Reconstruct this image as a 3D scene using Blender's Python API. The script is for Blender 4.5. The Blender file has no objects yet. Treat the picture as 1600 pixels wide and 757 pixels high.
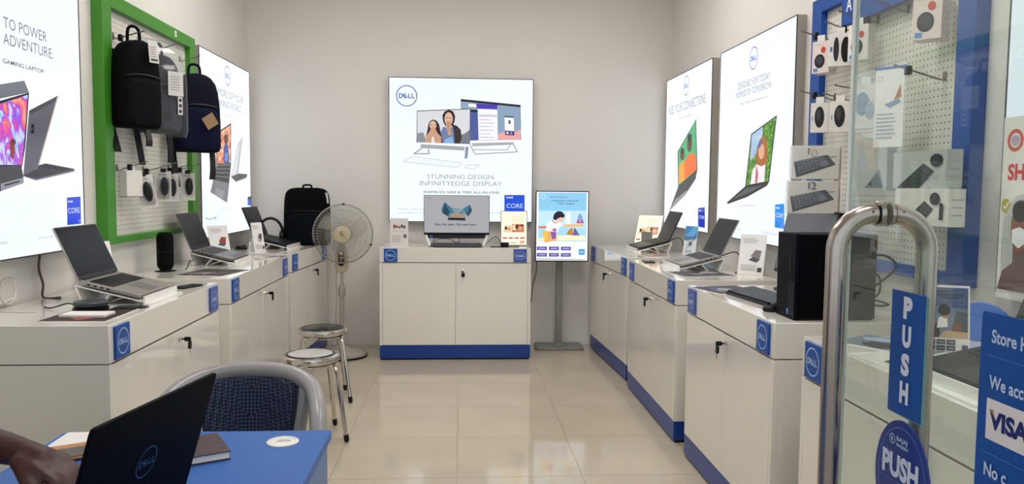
import bpy, math, random
from mathutils import Vector, Matrix
random.seed(7)
R = math.radians
PI = math.pi
SC = bpy.context.scene
COL = SC.collection

# ------------------------------------------------------------------ camera
def make_camera():
    f, yaw, pitch, roll, h = 1221.1, .0655, .0706, -.009, 1.3827
    cy, sy, cp, sp = math.cos(yaw), math.sin(yaw), math.cos(pitch), math.sin(pitch)
    fw = Vector((sy*cp, cy*cp, -sp)); rt = Vector((cy, -sy, 0)); dn = fw.cross(rt)
    cr, sr = math.cos(roll), math.sin(roll)
    r2 = cr*rt + sr*dn; d2 = -sr*rt + cr*dn
    cd = bpy.data.cameras.new('camera'); co = bpy.data.objects.new('camera', cd); COL.objects.link(co)
    cd.sensor_fit = 'HORIZONTAL'; cd.sensor_width = 36; cd.lens = f/1600*36
    cd.clip_start = .05; cd.clip_end = 100
    M = Matrix.Identity(4)
    for i in range(3):
        M[i][0] = r2[i]; M[i][1] = -d2[i]; M[i][2] = -fw[i]
    M[2][3] = h
    co.matrix_world = M
    SC.camera = co
make_camera()

# ------------------------------------------------------------------ world, exposure
W = bpy.data.worlds.new('daylight'); SC.world = W; W.use_nodes = True
_bg = W.node_tree.nodes['Background']
_bg.inputs[0].default_value = (.86, .93, 1.0, 1); _bg.inputs[1].default_value = 1.0
SC.view_settings.view_transform = 'Standard'; SC.view_settings.look = 'None'
SC.view_settings.exposure = 0.0; SC.view_settings.gamma = 1.0
SC.view_settings.use_curve_mapping = False
LIT = 1.06          # brightness of the backlit signs
LAMP = 17.8          # brightness of the ceiling lamps' diffusers

# ------------------------------------------------------------------ materials
def lin(h):
    if isinstance(h, (tuple, list)): return tuple(h[:3])
    h = h.lstrip('#'); o = []
    for i in (0, 2, 4):
        c = int(h[i:i+2], 16)/255
        o.append(c/12.92 if c <= .04045 else ((c+.055)/1.055)**2.4)
    return tuple(o)
MATS = {}
def mat(name, col='808080', rough=.5, metal=0, var=.04, scale=12, bump=0, bscale=80, coat=0, emit=None, estr=1, spec=.5, alpha=1, trans=0):
    if name in MATS: return MATS[name]
    m = bpy.data.materials.new(name); m.use_nodes = True; MATS[name] = m
    nt = m.node_tree; b = nt.nodes['Principled BSDF']; c = lin(col)
    tc = nt.nodes.new('ShaderNodeTexCoord'); nz = nt.nodes.new('ShaderNodeTexNoise')
    nz.inputs['Scale'].default_value = scale; nz.inputs['Detail'].default_value = 3
    nt.links.new(tc.outputs['Object'], nz.inputs['Vector'])
    rp = nt.nodes.new('ShaderNodeValToRGB')
    rp.color_ramp.elements[0].position = .3; rp.color_ramp.elements[1].position = .7
    rp.color_ramp.elements[0].color = tuple(x*(1-var) for x in c)+(1,)
    rp.color_ramp.elements[1].color = tuple(min(1, x*(1+var)) for x in c)+(1,)
    nt.links.new(nz.outputs['Fac'], rp.inputs['Fac']); nt.links.new(rp.outputs['Color'], b.inputs['Base Color'])
    b.inputs['Roughness'].default_value = rough; b.inputs['Metallic'].default_value = metal
    b.inputs['Coat Weight'].default_value = coat; b.inputs['Coat Roughness'].default_value = .05
    b.inputs['Specular IOR Level'].default_value = spec
    b.inputs['Alpha'].default_value = alpha; b.inputs['Transmission Weight'].default_value = trans
    if emit is not None:
        b.inputs['Emission Color'].default_value = lin(emit)+(1,); b.inputs['Emission Strength'].default_value = estr
    if bump:
        n2 = nt.nodes.new('ShaderNodeTexNoise'); n2.inputs['Scale'].default_value = bscale
        nt.links.new(tc.outputs['Object'], n2.inputs['Vector'])
        bp = nt.nodes.new('ShaderNodeBump'); bp.inputs['Strength'].default_value = bump; bp.inputs['Distance'].default_value = .01
        nt.links.new(n2.outputs['Fac'], bp.inputs['Height']); nt.links.new(bp.outputs['Normal'], b.inputs['Normal'])
    return m
RAMPS = {'n_rainbow': (6.5, 2.2, ['38b060', '3a6cf0', '48b8e8', 'd8d8f4', '9048e0', 'e84898', 'f08848', 'f4b0d0', 'e04050']),
         'n_leaf': (42, .6, ['1c3a10', '2f6a1c', '4c8a2c', '86b83c', 'c4d860']),
         'n_warm': (14, 1.5, ['7c2c24', 'c85a40', 'e89a70', 'f4d8b8', 'a84a58']),
         'n_sky': (9, .5, ['8fb4d8', 'a9c8e4', 'c8dcec'])}
def lit(col, k=1.0):           # backlit print / screen pixel colour
    if col in RAMPS:           # busy photographic areas: mottled colours
        if col in MATS: return MATS[col]
        sc, dist, cols = RAMPS[col]; m = mat(col, '101010', .12, var=0, emit='ffffff', estr=LIT, spec=.25); nt = m.node_tree; N = nt.nodes.new
        tc = N('ShaderNodeTexCoord'); nz = N('ShaderNodeTexNoise'); nz.inputs['Scale'].default_value = sc; nz.inputs['Detail'].default_value = 4; nz.inputs['Distortion'].default_value = dist
        rp = N('ShaderNodeValToRGB'); el = rp.color_ramp.elements
        while len(el) < len(cols): el.new(.5)
        for i_, c in enumerate(cols): el[i_].position = .28+.46*i_/(len(cols)-1); el[i_].color = lin(c)+(1,)
        nt.links.new(tc.outputs['Object'], nz.inputs['Vector']); nt.links.new(nz.outputs['Fac'], rp.inputs['Fac']); nt.links.new(rp.outputs['Color'], nt.nodes['Principled BSDF'].inputs['Emission Color'])
        return m
    return mat('backlit_%s_%.2f' % (col, k), '101010', .12, var=0, emit=col, estr=LIT*k, spec=.25)
def ink(col, rough=.55):       # printed paper / vinyl
    return mat('print_%s' % col, col, rough, var=.02, spec=.25)
def glass_mat(name, tint, fac=1.0, rough=.0, haze=0.0):
    if name in MATS: return MATS[name]
    m = bpy.data.materials.new(name); m.use_nodes = True; MATS[name] = m
    nt = m.node_tree; nt.nodes.clear()
    o = nt.nodes.new('ShaderNodeOutputMaterial'); tr = nt.nodes.new('ShaderNodeBsdfTransparent')
    tr.inputs[0].default_value = tint+(1,)
    gl = nt.nodes.new('ShaderNodeBsdfGlossy'); gl.inputs['Roughness'].default_value = rough
    fr = nt.nodes.new('ShaderNodeFresnel')
    ge = nt.nodes.new('ShaderNodeNewGeometry'); ir = nt.nodes.new('ShaderNodeMapRange'); ir.inputs['To Min'].default_value = 1.45; ir.inputs['To Max'].default_value = 1/1.45
    nt.links.new(ge.outputs['Backfacing'], ir.inputs['Value']); nt.links.new(ir.outputs[0], fr.inputs[0])
    mu = nt.nodes.new('ShaderNodeMath'); mu.operation = 'MULTIPLY'; mu.inputs[1].default_value = fac
    mx = nt.nodes.new('ShaderNodeMixShader')
    nt.links.new(fr.outputs[0], mu.inputs[0]); nt.links.new(mu.outputs[0], mx.inputs[0])
    nt.links.new(tr.outputs[0], mx.inputs[1]); nt.links.new(gl.outputs[0], mx.inputs[2])
    last = mx
    if haze:
        df = nt.nodes.new('ShaderNodeBsdfDiffuse'); df.inputs[0].default_value = (.8, .85, .82, 1)
        nz = nt.nodes.new('ShaderNodeTexNoise'); nz.inputs['Scale'].default_value = 6; nz.inputs['Detail'].default_value = 6
        tc = nt.nodes.new('ShaderNodeTexCoord'); nt.links.new(tc.outputs['Object'], nz.inputs['Vector'])
        m2 = nt.nodes.new('ShaderNodeMath'); m2.operation = 'MULTIPLY'; m2.inputs[1].default_value = haze
        nt.links.new(nz.outputs['Fac'], m2.inputs[0])
        mz = nt.nodes.new('ShaderNodeMixShader'); nt.links.new(m2.outputs[0], mz.inputs[0])
        nt.links.new(mx.outputs[0], mz.inputs[1]); nt.links.new(df.outputs[0], mz.inputs[2]); last = mz
    nt.links.new(last.outputs[0], o.inputs[0])
    return m
def pegboard_mat(name, col, hole, pitch, rad):
    m = mat(name, col, .45, var=.02); nt = m.node_tree; b = nt.nodes['Principled BSDF']
    N = nt.nodes.new; L = nt.links.new
    tc = N('ShaderNodeTexCoord'); sp = N('ShaderNodeSeparateXYZ'); L(tc.outputs['Object'], sp.inputs[0])
    acc = []
    for ax in (0, 2):
        d = N('ShaderNodeMath'); d.operation = 'DIVIDE'; d.inputs[1].default_value = pitch; L(sp.outputs[ax], d.inputs[0])
        f = N('ShaderNodeMath'); f.operation = 'FRACT'; L(d.outputs[0], f.inputs[0])
        s = N('ShaderNodeMath'); s.operation = 'SUBTRACT'; s.inputs[1].default_value = .5; L(f.outputs[0], s.inputs[0])
        q = N('ShaderNodeMath'); q.operation = 'MULTIPLY'; L(s.outputs[0], q.inputs[0]); L(s.outputs[0], q.inputs[1]); acc.append(q)
    a = N('ShaderNodeMath'); a.operation = 'ADD'; L(acc[0].outputs[0], a.inputs[0]); L(acc[1].outputs[0], a.inputs[1])
    lt = N('ShaderNodeMath'); lt.operation = 'LESS_THAN'; lt.inputs[1].default_value = (rad/pitch)**2; L(a.outputs[0], lt.inputs[0])
    mx = N('ShaderNodeMix'); mx.data_type = 'RGBA'; L(lt.outputs[0], mx.inputs['Factor'])
    src = b.inputs['Base Color'].links[0].from_socket
    L(src, mx.inputs[6]); mx.inputs[7].default_value = lin(hole)+(1,); L(mx.outputs[2], b.inputs['Base Color'])
    return m
def weave_mat(name, c1, c2, sc):
    m = mat(name, c1, .85, var=.05); nt = m.node_tree; b = nt.nodes['Principled BSDF']; N = nt.nodes.new; L = nt.links.new
    tc = N('ShaderNodeTexCoord'); mp = N('ShaderNodeMapping'); mp.inputs['Rotation'].default_value = (0, R(45), 0)
    L(tc.outputs['Object'], mp.inputs[0]); ck = N('ShaderNodeTexChecker'); ck.inputs['Scale'].default_value = sc
    ck.inputs[1].default_value = lin(c1)+(1,); ck.inputs[2].default_value = lin(c2)+(1,)
    L(mp.outputs[0], ck.inputs[0]); L(ck.outputs[0], b.inputs['Base Color'])
    return m

# ------------------------------------------------------------------ mesh helpers
def T(x, y=0, z=0): return Matrix.Translation((x, y, z))
def RX(a): return Matrix.Rotation(a, 4, 'X')
def RY(a): return Matrix.Rotation(a, 4, 'Y')
def RZ(a): return Matrix.Rotation(a, 4, 'Z')
class MB:
    def __init__(s): s.v = []; s.f = []; s.m = []; s.M = Matrix.Identity(4)
    def add(s, vs, fs, mi=0):
        o = len(s.v); s.v += [tuple(s.M @ Vector(v)) for v in vs]
        s.f += [tuple(i+o for i in f) for f in fs]; s.m += [mi]*len(fs); return s
    def box(s, x0, x1, y0, y1, z0, z1, mi=0):
        return s.add([(x0,y0,z0),(x1,y0,z0),(x1,y1,z0),(x0,y1,z0),(x0,y0,z1),(x1,y0,z1),(x1,y1,z1),(x0,y1,z1)],
                     [(0,3,2,1),(4,5,6,7),(0,1,5,4),(1,2,6,5),(2,3,7,6),(3,0,4,7)], mi)
    def prism(s, pts, a0, a1, axis='z', mi=0):
        n = len(pts)
        def P(p, a):
            return {'z': (p[0],p[1],a), 'y': (p[0],a,p[1]), 'x': (a,p[0],p[1])}[axis]
        vs = [P(p, a0) for p in pts]+[P(p, a1) for p in pts]
        fs = [tuple(range(n))[::-1], tuple(range(n, 2*n))]+[(i, (i+1) % n, n+(i+1) % n, n+i) for i in range(n)]
        return s.add(vs, fs, mi)
    def tube(s, pts, r, seg=8, mi=0, closed=False, caps=True):
        pts = [Vector(p) for p in pts]; n = len(pts); rs = r if isinstance(r, (list, tuple)) else [r]*n
        vs = []; up = None
        for i, p in enumerate(pts):
            if closed: d = pts[(i+1) % n]-pts[i-1]
            else: d = pts[min(i+1, n-1)]-pts[max(i-1, 0)]
            d.normalize()
            if up is None:
                up = Vector((0,0,1)) if abs(d.z) < .9 else Vector((1,0,0))
            a = d.cross(up)
            if a.length < 1e-5: a = d.cross(Vector((1,0,0)))
            a.normalize(); b = a.cross(d); b.normalize(); up = b
            for k in range(seg):
                t = 2*PI*k/seg; vs.append(p+(a*math.cos(t)+b*math.sin(t))*rs[i])
        fs = []
        for i in range(n if closed else n-1):
            j = (i+1) % n
            for k in range(seg):
                k2 = (k+1) % seg; fs.append((i*seg+k, i*seg+k2, j*seg+k2, j*seg+k))
        if caps and not closed:
            fs.append(tuple(range(seg))[::-1]); fs.append(tuple(range((n-1)*seg, n*seg)))
        return s.add(vs, fs, mi)
    def lathe(s, prof, seg=24, mi=0, cap=True):
        vs = []; n = len(prof)
        for (r, z) in prof:
            for k in range(seg):
                t = 2*PI*k/seg; vs.append((r*math.cos(t), r*math.sin(t), z))
        fs = []
        for i in range(n-1):
            for k in range(seg):
                k2 = (k+1) % seg; fs.append((i*seg+k, i*seg+k2, (i+1)*seg+k2, (i+1)*seg+k))
        if cap:
            fs.append(tuple(range(seg))[::-1]); fs.append(tuple(range((n-1)*seg, n*seg)))
        return s.add(vs, fs, mi)
    def ball(s, c, rx, ry, rz, su=14, sv=9, mi=0, e=1.0):
        vs = []; fs = []
        sg = lambda v: math.copysign(abs(v)**e, v)
        for i in range(sv+1):
            ph = -PI/2+PI*i/sv
            for k in range(su):
                t = 2*PI*k/su
                vs.append((c[0]+rx*sg(math.cos(ph))*sg(math.cos(t)), c[1]+ry*sg(math.cos(ph))*sg(math.sin(t)), c[2]+rz*sg(math.sin(ph))))
        for i in range(sv):
            for k in range(su):
                k2 = (k+1) % su; fs.append((i*su+k, i*su+k2, (i+1)*su+k2, (i+1)*su+k))
        return s.add(vs, fs, mi)
    def capsule(s, p0, p1, r0, r1, seg=12, mi=0):
        p0 = Vector(p0); p1 = Vector(p1); d = (p1-p0).normalized(); pts = []; rs = []
        for a in (-80, -55, -25): pts.append(p0+d*r0*math.sin(R(a))); rs.append(r0*math.cos(R(a)))
        for t in (0, .33, .66, 1): pts.append(p0.lerp(p1, t)); rs.append(r0+(r1-r0)*t)
        for a in (25, 55, 80): pts.append(p1+d*r1*math.sin(R(a))); rs.append(r1*math.cos(R(a)))
        return s.tube(pts, rs, seg, mi)
    def build(s, name, mats, parent=None, bevel=0, bseg=2, smooth=True, ang=35, M=None):
        me = bpy.data.meshes.new(name); me.from_pydata(s.v, [], s.f); me.update()
        if not isinstance(mats, (list, tuple)): mats = [mats]
        for m in mats: me.materials.append(m)
        if len(mats) > 1: me.polygons.foreach_set('material_index', s.m)
        if smooth:
            me.polygons.foreach_set('use_smooth', [True]*len(me.polygons)); me.set_sharp_from_angle(angle=R(ang))
        o = bpy.data.objects.new(name, me); COL.objects.link(o)
        if parent is not None: o.parent = parent
        if M is not None: o.matrix_local = M
        if bevel:
            b = o.modifiers.new('bevel', 'BEVEL'); b.width = bevel; b.segments = bseg; b.limit_method = 'ANGLE'; b.angle_limit = R(40)
        return o
def tag(o, label=None, cat=None, group=None, kind=None):
    if label: o['label'] = label
    if cat: o['category'] = cat
    if group: o['group'] = group
    if kind: o['kind'] = kind
    return o
def thing(name, label, cat, loc=(0,0,0), rz=0, group=None):
    o = bpy.data.objects.new(name, None); COL.objects.link(o); o.empty_display_size = .1
    o.location = loc; o.rotation_euler = (0, 0, R(rz)); return tag(o, label, cat, group)
def copy_tree(o, parent=None):
    c = o.copy(); COL.objects.link(c)
    if parent is not None: c.parent = parent
    for ch in list(o.children): copy_tree(ch, c)
    return c
def arc(cx, cy, r, a0, a1, n): return [(cx+r*math.cos(R(a0+(a1-a0)*i/n)), cy+r*math.sin(R(a0+(a1-a0)*i/n))) for i in range(n+1)]
def rrect(x0, x1, z0, z1, r, n=4):
    return arc(x1-r, z0+r, r, -90, 0, n)+arc(x1-r, z1-r, r, 0, 90, n)+arc(x0+r, z1-r, r, 90, 180, n)+arc(x0+r, z0+r, r, 180, 270, n)
def smooth_path(pts, k=6):
    pts = [Vector(p) for p in pts]; out = []
    for i in range(len(pts)-1):
        p0 = pts[max(i-1, 0)]; p1 = pts[i]; p2 = pts[i+1]; p3 = pts[min(i+2, len(pts)-1)]
        for j in range(k):
            t = j/k
            out.append(.5*((2*p1)+(p2-p0)*t+(2*p0-5*p1+4*p2-p3)*t*t+(3*p1-p0-3*p2+p3)*t**3))
    out.append(pts[-1]); return out

# ------------------------------------------------------------------ lettering (default font turned into flat meshes)
_tc = {}
def glyphs(txt, bold=0):
    key = (txt, bold)
    if key in _tc: return _tc[key]
    cu = bpy.data.curves.new('lettering', 'FONT'); cu.body = txt; cu.size = 1; cu.offset = .012*bold if bold else -.006; cu.resolution_u = 3
    ob = bpy.data.objects.new('lettering', cu); COL.objects.link(ob)
    dg = bpy.context.evaluated_depsgraph_get(); me = bpy.data.meshes.new_from_object(ob.evaluated_get(dg))
    vs = [(v.co.x, v.co.y) for v in me.vertices]; fs = [tuple(p.vertices) for p in me.polygons]
    bpy.data.objects.remove(ob); bpy.data.curves.remove(cu); bpy.data.meshes.remove(me)
    if not vs: vs = [(0, 0)]
    _tc[key] = (vs, fs, min(v[0] for v in vs), max(v[0] for v in vs)); return _tc[key]
class Print:
    """flat print in the local x/z plane, facing -y, layer upon layer"""
    def __init__(s, y, mk): s.y = y; s.mk = mk; s.mb = MB(); s.mats = []; s.idx = {}; s.step = .00025
    def mi(s, col):
        if col not in s.idx: s.idx[col] = len(s.mats); s.mats.append(s.mk(col))
        return s.idx[col]
    def poly(s, col, pts):
        a = sum(pts[i][0]*pts[(i+1) % len(pts)][1]-pts[(i+1) % len(pts)][0]*pts[i][1] for i in range(len(pts)))
        if a < 0: pts = pts[::-1]
        s.mb.add([(x, s.y, z) for x, z in pts], [tuple(range(len(pts)))], s.mi(col)); s.y -= s.step
    def rect(s, col, x0, x1, z0, z1): s.poly(col, [(x0,z0),(x1,z0),(x1,z1),(x0,z1)])
    def ell(s, col, c, rx, rz, n=20): s.poly(col, [(c[0]+rx*math.cos(2*PI*k/n), c[1]+rz*math.sin(2*PI*k/n)) for k in range(n)])
    def ring(s, col, c, rx, rz, w, n=36):
        vs = []
        for k in range(n):
            t = 2*PI*k/n; vs += [(c[0]+rx*math.cos(t), s.y, c[1]+rz*math.sin(t)), (c[0]+(rx-w)*math.cos(t), s.y, c[1]+(rz-w)*math.sin(t))]
        s.mb.add(vs, [(2*k, 2*((k+1) % n), 2*((k+1) % n)+1, 2*k+1) for k in range(n)], s.mi(col)); s.y -= s.step
    def line(s, col, pts, w):
        for a, b in zip(pts[:-1], pts[1:]):
            d = Vector((b[0]-a[0], b[1]-a[1]))
            if d.length < 1e-6: continue
            d.normalize(); n = Vector((-d.y, d.x))*w/2; e = d*w*.3
            s.poly(col, [(a[0]-e.x+n.x, a[1]-e.y+n.y), (a[0]-e.x-n.x, a[1]-e.y-n.y), (b[0]+e.x-n.x, b[1]+e.y-n.y), (b[0]+e.x+n.x, b[1]+e.y+n.y)]); s.y += s.step
        s.y -= s.step
    def text(s, txt, col, x0, z0, width, cap, bold=0, rot=0):
        vs, fs, xa, xb = glyphs(txt, bold); sx = width/max(1e-6, xb-xa); sz = cap/.69
        c, sn = math.cos(rot), math.sin(rot); o = []
        for x, z in vs:
            X = (x-xa)*sx; Z = z*sz; o.append((x0+X*c-Z*sn, s.y, z0+X*sn+Z*c))
        s.mb.add(o, fs, s.mi(col)); s.y -= s.step
    def ctext(s, txt, col, xc, z0, cap, bold=0, stretch=1.0):
        vs, fs, xa, xb = glyphs(txt, bold); w = (xb-xa)*cap/.69*stretch; s.text(txt, col, xc-w/2, z0, w, cap, bold)
    def roundel(s, col, c, r, sx=1.0):       # ring with four letters, the E set askew
        w = r*.085; n = 40; s.ring(col, c, r*sx, r, w)
        h = r*.42; y0 = c[1]-h/2
        for ch, x, ww, rot in (('D', -.74, .40, 0), ('E', -.29, .32, R(35)), ('L', .16, .27, 0), ('L', .48, .27, 0)):
            ox, oz = c[0]+x*r*sx, y0
            if rot:      # turn about the letter's own centre
                hx, hz = ww*r*sx/2, h/2; ox, oz = ox+hx-(hx*math.cos(rot)-hz*math.sin(rot)), oz+hz-(hx*math.sin(rot)+hz*math.cos(rot))
            s.text(ch, col, ox, oz, ww*r*sx, h, 2.2, rot)
    def build(s, name, parent, label=None):
        o = s.mb.build(name, s.mats, parent, smooth=False)
        if label: o['label'] = label
        return o
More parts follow.
